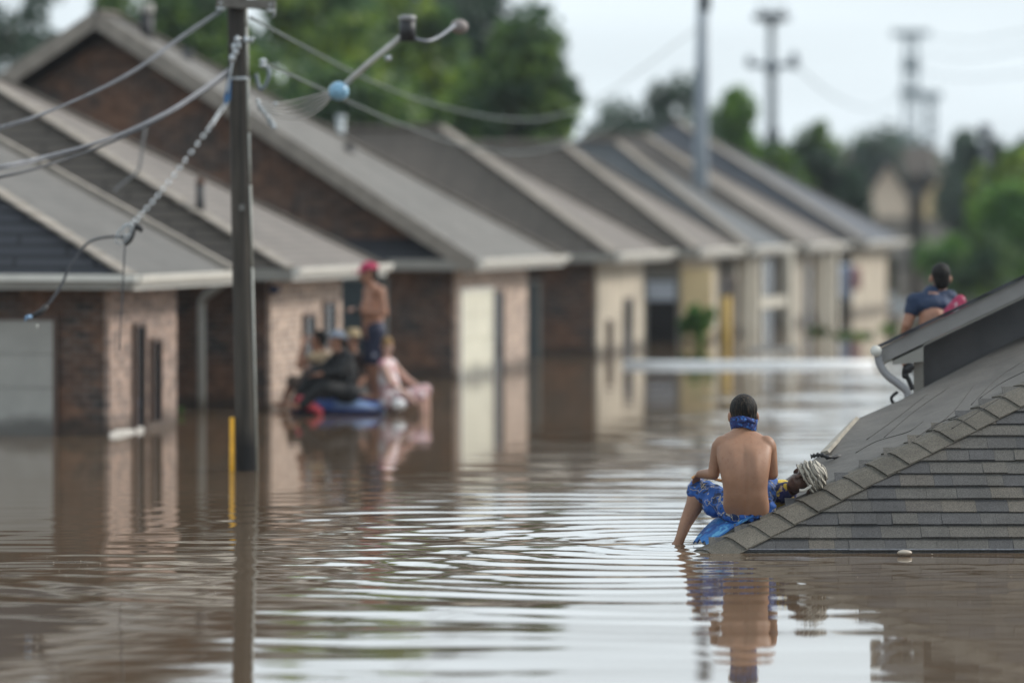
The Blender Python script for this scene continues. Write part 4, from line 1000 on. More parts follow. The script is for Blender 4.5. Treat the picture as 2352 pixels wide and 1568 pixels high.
def cloth(name, col, col2=None, col3=None, scale=14, lines=None):
    if name in MATS: return MATS[name]
    m, t, b = new_mat(name); cxy = N(t, 'ShaderNodeTexCoord').outputs['Object']
    base = mixcol(t, rng(t, noise(t, 6, 4, cxy), .3, .7, 0, 1), [c * .7 for c in col], [min(1, c * 1.2) for c in col])
    if col2:
        f = rng(t, noise(t, scale, 2, cxy), .53, .58, 0, 1); base = mixcol(t, f, base, col2)
    if lines:
        nn = noise(t, scale * .55, 3, cxy); dd = N(t, 'ShaderNodeMath', operation='SUBTRACT'); t.links.new(nn, dd.inputs[0]); dd.inputs[1].default_value = .5
        aa = N(t, 'ShaderNodeMath', operation='ABSOLUTE'); t.links.new(dd.outputs[0], aa.inputs[0]); base = mixcol(t, rng(t, aa.outputs[0], .006, .016, 1, 0), base, lines)
    if col3:
        mp2 = N(t, 'ShaderNodeMapping'); mp2.inputs['Location'].default_value = (3, 5, 1); t.links.new(cxy, mp2.inputs[0])
        f = rng(t, noise(t, scale * 1.3, 2, mp2.outputs[0]), .60, .64, 0, 1); base = mixcol(t, f, base, col3)
    t.links.new(base, b.inputs['Base Color']); b.inputs['Roughness'].default_value = .7
    mp3 = N(t, 'ShaderNodeMapping'); mp3.inputs['Scale'].default_value = (1, 1, .45); t.links.new(cxy, mp3.inputs[0])
    bump(t, b, noise(t, 22, 3, mp3.outputs[0]), .9, .02); MATS[name] = m; return m
HAIR_D = hairmat('dark hair', (.006, .006, .006), (.03, .022, .016)); HAIR_S = hairmat('dark hair with brown streaks', (.004, .004, .004), (.085, .056, .034)); HAIR_B = hairmat('blond hair', (.25, .15, .06), (.42, .27, .12))

# ---- boy on the hip (the sharp subject)
S = .00325
boy = thing('person', 'bare-backed person in blue bandana and blue shorts sitting on the roof edge', 'person', P(1712, 1205, 31.9))
SK = skin('tan skin', (.32, .168, .100))
def Q_(u, v, Y): return P(u, v, Y)
m = MB()
# torso: lofted sections
def loft(m, secs, n=24, ex=2.3):
    vs_ = []; fs = []
    for (c, rx, ry) in secs:
        for i in range(n):
            a = 2 * math.pi * i / n; ca, sa_ = math.cos(a), math.sin(a)
            vs_.append(c + Vector((math.copysign(abs(ca) ** (2 / ex), ca) * rx, math.copysign(abs(sa_) ** (2 / ex), sa_) * ry, 0)))
    k = len(secs)
    for j in range(k - 1):
        for i in range(n): fs.append((j * n + i, j * n + (i + 1) % n, (j + 1) * n + (i + 1) % n, (j + 1) * n + i))
    fs.append(tuple(range(n))); fs.append(tuple((k - 1) * n + i for i in range(n)))
    m.add(vs_, fs, True)
SEC = [(980, 1706, 32.07, .072, .064), (988, 1706, 32.05, .084, .068), (993, 1706, 32.035, .118, .074), (999, 1706, 32.015, .152, .081), (1007, 1707, 31.99, .180, .090), (1018, 1708, 31.955, .197, .100), (1034, 1709, 31.915, .205, .111), (1056, 1709, 31.875, .201, .117), (1080, 1710, 31.845, .187, .118), (1102, 1711, 31.835, .174, .116),
       (1122, 1712, 31.84, .166, .115), (1142, 1713, 31.85, .168, .117), (1162, 1714, 31.88, .174, .122), (1180, 1715, 31.915, .168, .122), (1194, 1715, 31.94, .14, .11), (1203, 1715, 31.95, .08, .07)]
cs_ = spline([Q_(u, v, Y) for v, u, Y, rx, ry in SEC], 5); rs_ = spline([Vector((rx, ry, 0)) for v, u, Y, rx, ry in SEC], 5)
loft(m, [(c, r_.x, r_.y) for c, r_ in zip(cs_, rs_)], 72, 2.2)
cap(m, Q_(1706, 1010, 32.0), .062, Q_(1707, 982, 32.09), .062)
for su, q1 in ((1657, -1), (1762, 1)): m.ell(Q_(su, 1023, 31.97), .066, .070, .080, Quaternion((0, 1, 0), .35 * -q1))
at, hq = head(m, Q_(1707, 955, 32.12), Vector((-.12, 1, -.22)), Vector((0, 0, 1)), 1.27)
# left arm resting on the knee
sh, el, wr = Q_(1652, 1026, 31.97), Q_(1639, 1088, 31.98), Q_(1608, 1088, 32.14)
cap(m, sh, .060, sh.lerp(el, .5), .053); cap(m, sh.lerp(el, .5), .053, el, .046); cap(m, el, .047, wr, .032)
hand(m, wr, Vector((-.2, .8, -.35)), Vector((.2, -.2, -1)), 1.0, .45, -1)
sh, el, wr = Q_(1766, 1026, 31.98), Q_(1774, 1088, 32.02), Q_(1760, 1092, 32.26)
cap(m, sh, .060, sh.lerp(el, .5), .052); cap(m, sh.lerp(el, .5), .052, el, .045); cap(m, el, .046, wr, .032)
hand(m, wr, Vector((-.35, .8, -.3)), Vector((0, -.2, -1)), 1.0, .45, 1)
# legs
hl, kl, al = Q_(1688, 1165, 31.95), Q_(1604, 1122, 32.33), Q_(1562, 1236, 32.22)
cap(m, hl, .090, kl, .074); kc = kl.lerp(al, .28) + Vector((.018, -.02, 0)); cap(m, kl, .074, kc, .074); cap(m, kc, .074, kl.lerp(al, .7), .050); cap(m, kl.lerp(al, .7), .050, al, .038)
cap(m, al, .040, al + Vector((-.02, .0, -.06)), .04); cap(m, al + Vector((-.01, .02, -.03)), .036, al + Vector((-.07, .12, -.10)), .028)
hr, kr, ar = Q_(1742, 1162, 31.97), Q_(1764, 1118, 32.34), Q_(1752, 1170, 32.62)
cap(m, hr, .088, kr, .066); cap(m, kr, .066, kr.lerp(ar, .3), .06); cap(m, kr.lerp(ar, .3), .06, ar, .036)
cap(m, ar, .038, ar + Vector((-.02, .14, -.05)), .028)
spx0, spx1 = Q_(1707, 1000, 31.85), Q_(1713, 1190, 31.85)
def boyfn(co, no):
    z = co[:, 2]; f = (spx0.z - z) / (spx0.z - spx1.z); cx_ = spx0.x + (spx1.x - spx0.x) * f
    d = co[:, 0] - cx_; mk = np.clip(-no[:, 1], 0, 1) ** 2 * (np.tanh((f - .08) * 9) * .5 + .5) * (np.tanh((.95 - f) * 8) * .5 + .5) * (co[:, 1] < 32.05) * (np.abs(d) < .2)
    gro = np.exp(-(d / .014) ** 2) * .008 + np.exp(-(d / .045) ** 2) * .008
    sc_ = np.exp(-(((np.abs(d) - .088) / .040) ** 2 + ((f - .27) / .17) ** 2)) * .015 - np.exp(-(((np.abs(d) - .125) / .03) ** 2 + ((f - .42) / .12) ** 2)) * .006
    ridge = np.exp(-((np.abs(d) - .055) / .022) ** 2) * .004 * (np.tanh((f - .5) * 6) * .5 + .5)
    co = co.copy(); co[:, 1] += (gro - ridge - sc_) * mk
    vb = np.exp(-(d / .008) ** 2) * .0035 * (0.5 + .5 * np.sin(f * 75)) * mk * (np.tanh((.4 - f) * 7) * .5 + .5)
    co[:, 1] -= vb; return co
body = remesh(m, .0075, 14, 'body', SK, boy, boyfn)
# hair cap
m = MB(); hs = 1.27
m.ell(at(0, -.018, .036), .083 * hs, .102 * hs, .094 * hs, hq, 20, 14); m.ell(at(0, -.045, -.01), .074 * hs, .056 * hs, .05 * hs, hq, 16, 10)
remesh(m, .007, 3, 'hair', HAIR_S, boy)
# bandana: folded band round the nape and jaw
m = MB(); n = 40; vs_ = []; rws = 7
for j in range(rws):
    g_ = j / (rws - 1)
    for i in range(n):
        a = 2 * math.pi * i / n; bl = 1 + .02 * math.sin(a * 5 + j * 1.7) + .015 * math.sin(a * 11 + j)
        rx_ = (.086 - .014 * g_) * bl; ry_ = (.112 - .018 * g_) * bl; yo = -.004
        z_ = -.022 - .066 * g_ + (.020 if False else .012 * math.sin(a * 2 + .6)) + .006 * math.sin(a * 3)
        vs_.append(at(math.cos(a) * rx_, yo + math.sin(a) * ry_, z_))
fs = [(j * n + i, j * n + (i + 1) % n, (j + 1) * n + (i + 1) % n, (j + 1) * n + i) for j in range(rws - 1) for i in range(n)]
bn = m.add(vs_, fs, True).build('bandana', cloth('blue bandana cloth', (.008, .026, .15), (.03, .13, .42), (.012, .012, .04), 26), boy)
sd = bn.modifiers.new('t', 'SOLIDIFY'); sd.thickness = .008; sd.offset = 1
MB().ell(at(.025, -.108, -.050), .042, .018, .014, hq @ Quaternion((0, 1, 0), .45)).ell(at(-.025, -.108, -.046), .042, .018, .016, hq @ Quaternion((0, 1, 0), -.25)).build('bandana_knot', cloth('blue bandana cloth', (.008, .026, .15)), boy)
# shorts
m = MB()
m.ell(Q_(1713, 1184, 31.915), .188, .128, .078); m.ell(Q_(1714, 1168, 31.975), .196, .118, .098); m.ell(Q_(1660, 1172, 31.93), .045, .07, .065); m.ell(Q_(1769, 1166, 31.93), .045, .07, .07)
def leg(hp, kn, r0, r1, ex):
    d = (kn - hp).normalized(); cap(m, hp, r0, kn + d * ex, r1)
leg(hl, kl, .105, .092, -.02); leg(hr, kr, .105, .092, .0)
m.ell(kl + Vector((.0, -.03, -.02)), .095, .085, .10); m.ell(hl.lerp(kl, .5) + Vector((0, -.02, -.05)), .115, .10, .10)
def shfn(co, no):
    co = co.copy(); q_ = np.sin(co[:, 0] * 70 + co[:, 2] * 45) * np.sin(co[:, 2] * 60 - co[:, 0] * 28 + 1); co += no * (q_ * .006)[:, None]; return co
remesh(m, .0085, 3, 'shorts', cloth('blue patterned shorts', (.010, .085, .34), (.006, .018, .07), None, 15, (.40, .35, .27)), boy, shfn)
MB().tube(spline([Q_(1590, 1098, 32.26), Q_(1606, 1090, 32.24), Q_(1625, 1092, 32.2), Q_(1645, 1100, 32.14), Q_(1660, 1104, 32.05)], 5), .012, 7).build('shorts_trim', plain('orange trim cloth', (.6, .3, .1), .7, .2, 15), boy)

# ---- blue towel
m = MB(); a0 = [(1768, 1176, 31.95), (1730, 1196, 31.80), (1690, 1220, 31.72), (1650, 1246, 31.68), (1628, 1262, 31.66)]; a1 = [(1700, 1170, 32.4), (1668, 1188, 32.3), (1640, 1206, 32.25), (1612, 1232, 32.2), (1594, 1256, 32.1)]
vs_ = []; K = 14
sa, sb = spline([P(*q_) for q_ in a0], 6), spline([P(*q_) for q_ in a1], 6)
for i, (p, q_) in enumerate(zip(sa, sb)):
    for j in range(K + 1):
        f = j / K; x = p.lerp(q_, f); x.z += .022 + .012 * math.sin(f * 19 + i * .12) + .03 * math.sin(f * math.pi); x.z = max(x.z, -.01); vs_.append(x)
fs = [(i * (K + 1) + j, (i + 1) * (K + 1) + j, (i + 1) * (K + 1) + j + 1, i * (K + 1) + j + 1) for i in range(len(sa) - 1) for j in range(K)]
tw = m.add(vs_, fs, True).build('blue_towel', cloth('blue towel cloth', (.02, .15, .42), (.012, .07, .26), (.10, .34, .58), 7), label='bright blue towel spread under the sitting person down to the water', cat='towel')
sd = tw.modifiers.new('t', 'SOLIDIFY'); sd.thickness = .012; sd.offset = -1

# ---- person lying behind, head on the hip
lie = thing('person', 'person lying on the roof with striped pale headwrap and dark face beside the sitting one', 'person', P(1800, 1120, 32.2))
SKD = skin('dark brown skin', (.085, .045, .032))
m = MB(); hu = Vector((.80, .10, .42)).normalized()                  # crown direction
hf = Vector((-.25, -.80, .35)).normalized()                         # face direction, towards the viewer and sky
hc = P(1848, 1102, 32.12)
at2, q2 = head(m, hc, hf, hu, 1.22)
nk = P(1812, 1126, 32.2); cap(m, hc - hu * .05, .06, nk, .055)
ch, pv = P(1782, 1142, 32.35), P(1738, 1172, 32.66)
m.ell(ch, .15, .11, .10, Quaternion((0, 1, 0), -.4)); cap(m, ch, .11, pv, .105)
shA, shB = ch + Vector((.03, -.13, .03)), ch + Vector((.03, .15, .05))
cap(m, shA, .055, shB, .055); eA = shA + Vector((-.14, .06, -.06)); cap(m, shA, .05, eA, .04); cap(m, eA, .04, eA + Vector((-.14, .14, .04)), .03); hand(m, eA + Vector((-.14, .14, .04)), Vector((-1, .5, 0)), Vector((0, 0, -1)), 1, .3, 1)
eB = shB + Vector((-.2, .08, -.04)); cap(m, shB, .05, eB, .04); cap(m, eB, .04, eB + Vector((-.18, -.06, .02)), .03); hand(m, eB + Vector((-.18, -.06, .02)), Vector((-1, -.3, 0)), Vector((0, 0, -1)), 1, .3, -1)
for k in (-.08, .09):
    hp = pv + Vector((0, k, 0)); kn = hp + Vector((-.06, .34, .12)); an = kn + Vector((-.06, .26, -.2)); cap(m, hp, .085, kn, .06); cap(m, kn, .06, an, .04); cap(m, an, .038, an + Vector((-.1, .08, .02)), .028)
remesh(m, .0085, 3, 'body', SKD, lie)
eyes(at2, 1.22, lie)
m = MB(); m.ell(ch + Vector((0, 0, .01)), .17, .145, .12, Quaternion((0, 1, 0), -.4)); cap(m, ch, .128, pv, .122); cap(m, shA, .07, shB, .07); cap(m, nk + Vector((-.02, 0, 0)), .07, ch, .10); cap(m, shA, .064, shA.lerp(eA, .5), .06)
remesh(m, .009, 3, 'shirt', cloth('multicolour shirt cloth', (.02, .025, .10), (.62, .44, .05), (.5, .36, .3), 11), lie)
m = MB(); cap(m, pv, .12, pv + Vector((-.06, .03, .01)), .12)
for k in (-.08, .09): cap(m, pv + Vector((0, k, 0)), .10, pv + Vector((-.06, .33 + k, .11)), .076)
remesh(m, .01, 2, 'trousers', cloth('navy trousers cloth', (.02, .025, .05)), lie)
mw2, t, b = new_mat('striped wrap cloth')
uvx = N(t, 'ShaderNodeUVMap'); cxy = N(t, 'ShaderNodeTexCoord').outputs['Object']
sx = N(t, 'ShaderNodeSeparateXYZ'); 
dotn = N(t, 'ShaderNodeVectorMath', operation='DOT_PRODUCT'); dotn.inputs[1].default_value = hu; t.links.new(cxy, dotn.inputs[0])
ad = N(t, 'ShaderNodeMath', operation='MULTIPLY_ADD'); t.links.new(noise(t, 7, 3, cxy), ad.inputs[0]); ad.inputs[1].default_value = .12; t.links.new(dotn.outputs['Value'], ad.inputs[2])
sn = N(t, 'ShaderNodeMath', operation='MULTIPLY'); t.links.new(ad.outputs[0], sn.inputs[0]); sn.inputs[1].default_value = 210
si = N(t, 'ShaderNodeMath', operation='SINE'); t.links.new(sn.outputs[0], si.inputs[0])
t.links.new(mixcol(t, rng(t, si.outputs[0], -.95, -.45, 0, 1), (.055, .05, .045), (.40, .37, .31)), b.inputs['Base Color']); b.inputs['Roughness'].default_value = .75; bump(t, b, si.outputs[0], .9, .006)
m = MB(); n = 40; R_ = 30; vs_ = []
for j in range(R_ + 1):
    g_ = j / R_; z = -.005 + .155 * g_; ph_ = math.sqrt(max(.0, 1 - (g_ ** 2.4))) if j < R_ else 0
    for i in range(n):
        a = 2 * math.pi * i / n; bump_ = .005 * math.sin(g_ * 32 + 1.6 * math.sin(a + .5)) + .004 * math.sin(g_ * 17 + a * 2)
        k_ = (1.10 * ph_ + bump_ / .09 * min(1, ph_ * 3)); vs_.append(at2(math.cos(a) * .094 * k_, -.012 + math.sin(a) * .112 * k_, z + .012 * math.sin(a + .8) * (1 - g_)))
m.add(vs_, [(j * n + i, j * n + (i + 1) % n, (j + 1) * n + (i + 1) % n, (j + 1) * n + i) for j in range(R_) for i in range(n)], True)
wr_ = m.build('headwrap', mw2, lie); sd = wr_.modifiers.new('t', 'SOLIDIFY'); sd.thickness = .010; sd.offset = -1
MB().tube(spline([at2(-.05, .05, .06), at2(-.075, .06, .02), at2(-.085, .065, -.03), at2(-.07, .07, -.06)], 5), [.012] * 16, 7).build('wrap_tail', plain('pale wrap cloth', (.6, .58, .52), .7, .2, 20), lie)

# ---- generic figure from joints
def figure(label, J, sk, s=1.0, hf=Vector((-1, 0, 0)), hup=Vector((0, 0, 1)), base=None, vox=.012, hair=None, hand_dirs=None):
    root = thing('person', label, 'person', base); m = MB()
    cap(m, J['hl'], .10 * s, J['hr'], .10 * s); cap(m, (J['hl'] + J['hr']) / 2, .118 * s, J['ch'], .125 * s)
    cap(m, J['sl'], .062 * s, J['sr'], .062 * s); cap(m, J['ch'], .125 * s, (J['sl'] + J['sr']) / 2, .09 * s)
    for k in 'lr': m.ell(J['s' + k], .062 * s, .062 * s, .062 * s)
    cap(m, (J['sl'] + J['sr']) / 2, .058 * s, J['hd'] - hup * .08 * s, .053 * s)
    a_, q_ = head(m, J['hd'], hf, hup, s)
    for k, sd_ in (('l', -1), ('r', 1)):
        if 'e' + k in J:
            cap(m, J['s' + k], .054 * s, J['e' + k], .042 * s); cap(m, J['e' + k], .042 * s, J['w' + k], .029 * s)
            d = (J['w' + k] - J['e' + k]); hand(m, J['w' + k], d, (hand_dirs or {}).get(k, Vector((0, 0, -1)) + hf * .1), s, .4, sd_)
        if 'k' + k in J:
            kn, an = J['k' + k], J['a' + k]; mid = kn.lerp(an, .3)
            cap(m, J['h' + k], .088 * s, kn, .058 * s); cap(m, kn, .058 * s, mid, .056 * s); cap(m, mid, .056 * s, an, .036 * s)
            td = J.get('t' + k, an + hf * .16 * s); cap(m, an - Vector((0, 0, .03)) * s, .036 * s, td, .028 * s)
    remesh(m, vox, 3, 'body', sk, root); eyes(a_, s, root)
    if hair:
        h_ = MB(); h_.ell(a_(0, -.022, .042), .082 * s, .098 * s, .09 * s, q_); h_.ell(a_(0, -.055, -.02), .07 * s, .05 * s, .075 * s, q_); remesh(h_, .011, 2, 'hair', hair, root)
    return root, a_, q_
def garment(name, mat, root, caps_, ells=(), vox=.013):
    m = MB()
    for a, ra, b_, rb_ in caps_: cap(m, a, ra, b_, rb_)
    for e_ in ells: m.ell(*e_)
    return remesh(m, vox, 2, name, mat, root)
def capmesh(name, at_, q_, s, mat, root, brim=Vector((0, 1, 0)), bl=.09):
    m = MB(); n = 20; vs_ = []
    for j in range(7):
        th = j / 6 * math.pi / 2
        for i in range(n):
            a = 2 * math.pi * i / n; vs_.append(at_(.092 * math.cos(th) * math.cos(a), -.01 + .108 * math.cos(th) * math.sin(a), .045 + .085 * math.sin(th)))
    fs = [(j * n + i, j * n + (i + 1) % n, (j + 1) * n + (i + 1) % n, (j + 1) * n + i) for j in range(6) for i in range(n)]
    m.add(vs_, fs, True)
    bx = Vector((brim.y, -brim.x, 0)); pts = []
    c0 = Vector((0, -.01, .045))
    ring0 = []; ring1 = []
    for i in range(9):
        a = -1.1 + 2.2 * i / 8; d0 = brim * math.cos(a) + bx * math.sin(a); ring0.append(at_(*(c0 + d0 * .098))); ring1.append(at_(*(c0 + d0 * .098 + brim * bl * math.cos(a * .9) + Vector((0, 0, -.012)))))
    top = ring0 + ring1; bot = [p - Vector((0, 0, .01)) for p in top]; k = 9
    m.add(top + bot, [(i, i + 1, k + i + 1, k + i) for i in range(8)] + [(2 * k + i + 1, 2 * k + i, 3 * k + i, 3 * k + i + 1) for i in range(8)] + [(k + i, k + i + 1, 3 * k + i + 1, 3 * k + i) for i in range(8)])
    return m.build(name, mat, root)

# ---- people on the blue air mattress
YR = 53.3
SKP = skin('ruddy skin', (.38, .19, .12)); SKF = skin('fair skin', (.52, .32, .25)); SKB = skin('brown skin', (.22, .115, .075))
# mattress
raft = thing('air_mattress', 'blue air mattress carrying the group of people beside the tan wall', 'air mattress', P(775, 945, YR))
m = MB(); Lx0, Lx1 = P(668, 940, YR).x, P(880, 940, YR).x
for i in range(5):
    y_ = YR - .02 + i * .22; m.tube([(Lx0 + .05, y_, .055), (Lx0 + .12, y_, .06), (Lx1 - .12, y_, .06), (Lx1 - .04, y_, .055)], [.06, .10, .10, .06], 12)
m.build('tubes', plain('blue vinyl', (.03, .10, .36), .35, .12, 4), raft)
MB().tube([(Lx0, YR - .13, .05), (Lx1, YR - .13, .05)], .035, 10).build('edge_tube', plain('navy vinyl', (.02, .035, .13), .4, .12, 4), raft)
MB().tube([(Lx1 - .62, YR - .06, .09), (Lx1 - .30, YR - .07, .10), (Lx1 + .02, YR - .08, .05)], [.05, .07, .03], 10).build('pillow', plain('light blue vinyl', (.30, .42, .65), .35, .12, 4), raft)
# standing man
f_ = Vector((-.88, -.42, 0)).normalized(); l_ = Vector((.42, -.88, 0)).normalized()    # forward; his left is towards camera
b0 = P(858, 925, YR + .25); b0.z = .15
def bj(r, f, z, b=None): return (b or b0) - l_ * r + f_ * f + Vector((0, 0, z))
J = dict(hl=bj(-.09, 0, .86), hr=bj(.09, 0, .86), ch=bj(0, .02, 1.18), sl=bj(-.19, -.01, 1.37), sr=bj(.19, -.01, 1.37), hd=bj(0, .07, 1.60),
         el=bj(-.25, -.04, 1.10), wl=bj(-.13, .20, 1.13), er=bj(.25, .0, 1.12), wr=bj(.06, .22, 1.15),
         kl=bj(-.10, .04, .46), al=bj(-.10, -.02, .07), kr=bj(.10, .0, .46), ar=bj(.10, -.05, .07))
man, at_, q_ = figure('bare-chested man in navy shorts and pink red cap standing on the blue mattress', J, SKP, 1.15, Vector((-.95, -.25, -.1)), base=b0, hair=HAIR_D)
garment('shorts', cloth('navy shorts cloth', (.012, .016, .045)), man, [(J['hl'], .122, J['hr'], .122), ((J['hl'] + J['hr']) / 2 + Vector((0, 0, .1)), .135, J['hl'], .12), (J['hl'], .115, J['hl'].lerp(J['kl'], .85), .098), (J['hr'], .115, J['hr'].lerp(J['kr'], .85), .098)])
MB().ell(J['hl'].lerp(J['kl'], .7) - Vector((0, .095, 0)), .03, .012, .03, n=10, m=6).build('shorts_patch', plain('grey patch', (.3, .3, .36), .7), man)
capmesh('cap', at_, q_, 1.15, plain('pink red cap cloth', (.42, .03, .09), .8, .2, 12), man, Vector((0, 1, 0)))
MB().ell(J['wl'] + f_ * .08 + Vector((0, 0, .01)), .04, .035, .06, n=10, m=7).build('held_phone', M['black'], man)
# black-clad seated man
b1 = P(796, 934, YR - .05); b1.z = .15
f_ = Vector((-.93, -.36, 0)).normalized(); l_ = Vector((.36, -.93, 0)).normalized()
J = dict(hl=bj(-.1, 0, .12, b1), hr=bj(.1, 0, .12, b1), ch=bj(0, .03, .40, b1), sl=bj(-.21, .05, .56, b1), sr=bj(.21, .05, .56, b1), hd=bj(0, .13, .765, b1),
         el=bj(-.26, .18, .38, b1), wl=bj(-.20, .40, .36, b1), er=bj(.24, .22, .40, b1), wr=bj(.2, .42, .42, b1),
         kl=bj(-.16, .40, .20, b1), al=bj(-.14, .62, -.02, b1), kr=bj(.12, .42, .34, b1), ar=bj(.12, .62, .0, b1))
man, at_, q_ = figure('man in black clothes and grey cap sitting at the front of the blue mattress', J, SKP, 1.05, Vector((-.95, -.3, -.05)), base=b1, hair=HAIR_D)
BK = cloth('black cloth', (.006, .007, .009))
mid = (J['hl'] + J['hr']) / 2; ms2 = (J['sl'] + J['sr']) / 2
garment('shirt', BK, man, [(mid, .155, J['ch'], .165), (J['ch'], .165, ms2, .115), (J['sl'], .085, J['sr'], .085), (J['sl'], .082, J['el'], .07), (J['el'], .07, J['el'].lerp(J['wl'], .75), .055), (J['sr'], .082, J['er'], .07), (J['er'], .07, J['er'].lerp(J['wr'], .75), .055)])
garment('trousers', BK, man, [(J['hl'], .14, J['hr'], .14), (J['hl'], .115, J['kl'], .088), (J['kl'], .088, J['al'], .07), (J['hr'], .115, J['kr'], .088), (J['kr'], .088, J['ar'], .07)])
capmesh('cap', at_, q_, 1.05, plain('grey blue cap cloth', (.24, .27, .33), .8, .2, 12), man, Vector((0, -1, 0)), .06)
# red bag at his feet
m = MB(); m.ell(P(702, 926, YR - .32), .14, .10, .085, Quaternion((0, 1, 0), .45)); m.ell(P(726, 940, YR - .32), .11, .08, .055, Quaternion((0, 1, 0), .6))
remesh(m, .014, 2, 'red_bag', plain('coral red cloth', (.58, .07, .09), .7, .15, 9)); o_ = bpy.data.objects['red_bag']; mset(o_, 'coral red soft bag at the left end of the blue mattress', 'bag')
# dark-haired person behind, hands raised to the face
b2 = P(742, 932, YR + .75); b2.z = .07
f_ = Vector((-.8, .6, 0)).normalized(); l_ = Vector((-.6, -.8, 0)).normalized()
J = dict(hl=bj(-.1, 0, .12, b2), hr=bj(.1, 0, .12, b2), ch=bj(0, .03, .42, b2), sl=bj(-.18, .03, .60, b2), sr=bj(.18, .03, .60, b2), hd=bj(0, .06, .83, b2),
         el=bj(-.22, .22, .50, b2), wl=bj(-.12, .24, .74, b2), er=bj(.2, .24, .5, b2), wr=bj(.10, .24, .74, b2),
         kl=bj(-.12, .40, .30, b2), al=bj(-.12, .55, .0, b2), kr=bj(.12, .42, .30, b2), ar=bj(.12, .6, .0, b2))
pr, at_, q_ = figure('dark-haired person with raised hands sitting left of the grey cap', J, SKP, 1.0, Vector((-.7, .4, 0)), base=b2, hair=HAIR_D, hand_dirs={'l': Vector((.3, -.3, 0)), 'r': Vector((.3, -.3, 0))})
mid = (J['hl'] + J['hr']) / 2; ms2 = (J['sl'] + J['sr']) / 2
garment('vest', cloth('tan vest cloth', (.45, .33, .2)), pr, [(mid, .14, J['ch'], .145), (J['ch'], .145, ms2, .10), (J['sl'], .07, J['sr'], .07)])
garment('shorts', cloth('brown shorts cloth', (.12, .08, .06)), pr, [(J['hl'], .125, J['hr'], .125), (J['hl'], .11, J['kl'], .085), (J['hr'], .11, J['kr'], .085)])
# tan hat
b3 = P(815, 925, YR + .8); b3.z = .03
f_ = Vector((-.5, -.85, 0)).normalized(); l_ = Vector((.85, -.5, 0)).normalized()
J = dict(hl=bj(-.1, 0, .12, b3), hr=bj(.1, 0, .12, b3), ch=bj(0, .03, .44, b3), sl=bj(-.18, .02, .64, b3), sr=bj(.18, .02, .64, b3), hd=bj(0, .06, .87, b3),
         el=bj(-.25, .1, .42, b3), wl=bj(-.2, .3, .28, b3), er=bj(.25, .1, .42, b3), wr=bj(.2, .3, .28, b3),
         kl=bj(-.12, .36, .32, b3), al=bj(-.12, .5, .0, b3), kr=bj(.12, .36, .32, b3), ar=bj(.12, .5, .0, b3))
pr, at_, q_ = figure('person in a tan hat sitting behind the bare-chested standing man', J, SKP, 1.0, Vector((-.5, -.85, 0)), base=b3, hair=HAIR_D)
mid = (J['hl'] + J['hr']) / 2; ms2 = (J['sl'] + J['sr']) / 2
garment('shirt', cloth('dark brown shirt cloth', (.05, .028, .022)), pr, [(mid, .14, J['ch'], .145), (J['ch'], .145, ms2, .10), (J['sl'], .07, J['sr'], .07), (J['sl'], .068, J['el'], .055), (J['sr'], .068, J['er'], .055)])
garment('trousers', cloth('dark trousers cloth', (.03, .03, .03)), pr, [(J['hl'], .125, J['hr'], .125), (J['hl'], .11, J['kl'], .08), (J['kl'], .08, J['al'], .06), (J['hr'], .11, J['kr'], .08), (J['kr'], .08, J['ar'], .06)])
hat = MB(); n = 20
prof = [(.15, .05), (.145, .058), (.095, .062), (.088, .12), (.06, .145), (.0, .148)]
vs_ = [at_(r0 * math.cos(2 * math.pi * i / n), -.01 + r0 * math.sin(2 * math.pi * i / n) * 1.1, z0) for r0, z0 in prof for i in range(n)]
hat.add(vs_, [(j * n + i, j * n + (i + 1) % n, (j + 1) * n + (i + 1) % n, (j + 1) * n + i) for j in range(len(prof) - 1) for i in range(n)], True)
hat.build('hat', plain('tan straw', (.33, .25, .14), .8, .2, 15), pr)
# blonde woman
b4 = P(908, 940, YR + .1); b4.z = .03
f_ = Vector((.93, -.36, 0)).normalized(); l_ = Vector((.36, .93, 0)).normalized()
J = dict(hl=bj(-.1, -.04, .12, b4), hr=bj(.1, -.04, .12, b4), ch=bj(0, -.10, .40, b4), sl=bj(-.17, -.12, .58, b4), sr=bj(.17, -.10, .58, b4), hd=bj(0, -.12, .80, b4),
         el=bj(-.2, .06, .40, b4), wl=bj(-.18, .24, .30, b4), er=bj(.24, .05, .36, b4), wr=bj(.24, .28, .20, b4),
         kl=bj(-.1, .36, .26, b4), al=bj(-.1, .40, -.06, b4), kr=bj(.1, .38, .2, b4), ar=bj(.1, .42, -.08, b4))
pr, at_, q_ = figure('blonde woman in a pink and white dress sitting at the right end of the group', J, SKF, .97, Vector((.4, -.5, -.3)), base=b4, hair=HAIR_B)
mid = (J['hl'] + J['hr']) / 2; ms2 = (J['sl'] + J['sr']) / 2
garment('dress', cloth('pink white dress cloth', (.62, .40, .40), (.72, .68, .68), (.48, .12, .20), 8), pr, [(mid, .145, J['ch'], .135), (J['ch'], .135, ms2, .095), (J['sl'], .066, J['sr'], .066), (J['hl'], .13, J['hr'], .13), (J['hl'], .115, J['kl'], .085), (J['hr'], .115, J['kr'], .085)])
garment('long_hair', HAIR_B, pr, [(at_(0, -.05, .03), .085, at_(0, -.085, -.12), .075), (at_(0, -.085, -.12), .075, at_(.0, -.08, -.26), .045)])
m = MB(); m.ell(P(916, 925, YR - .25) + Vector((0, 0, -.02)), .10, .08, .075); m.tube(spline([P(903, 912, YR - .25), P(912, 892, YR - .25), P(924, 912, YR - .25)], 5), .012, 6)
m.build('white_bag', plain('white plastic bag', (.78, .76, .76), .5, .1, 9), label='white bag beside the legs of the blonde woman', cat='bag')

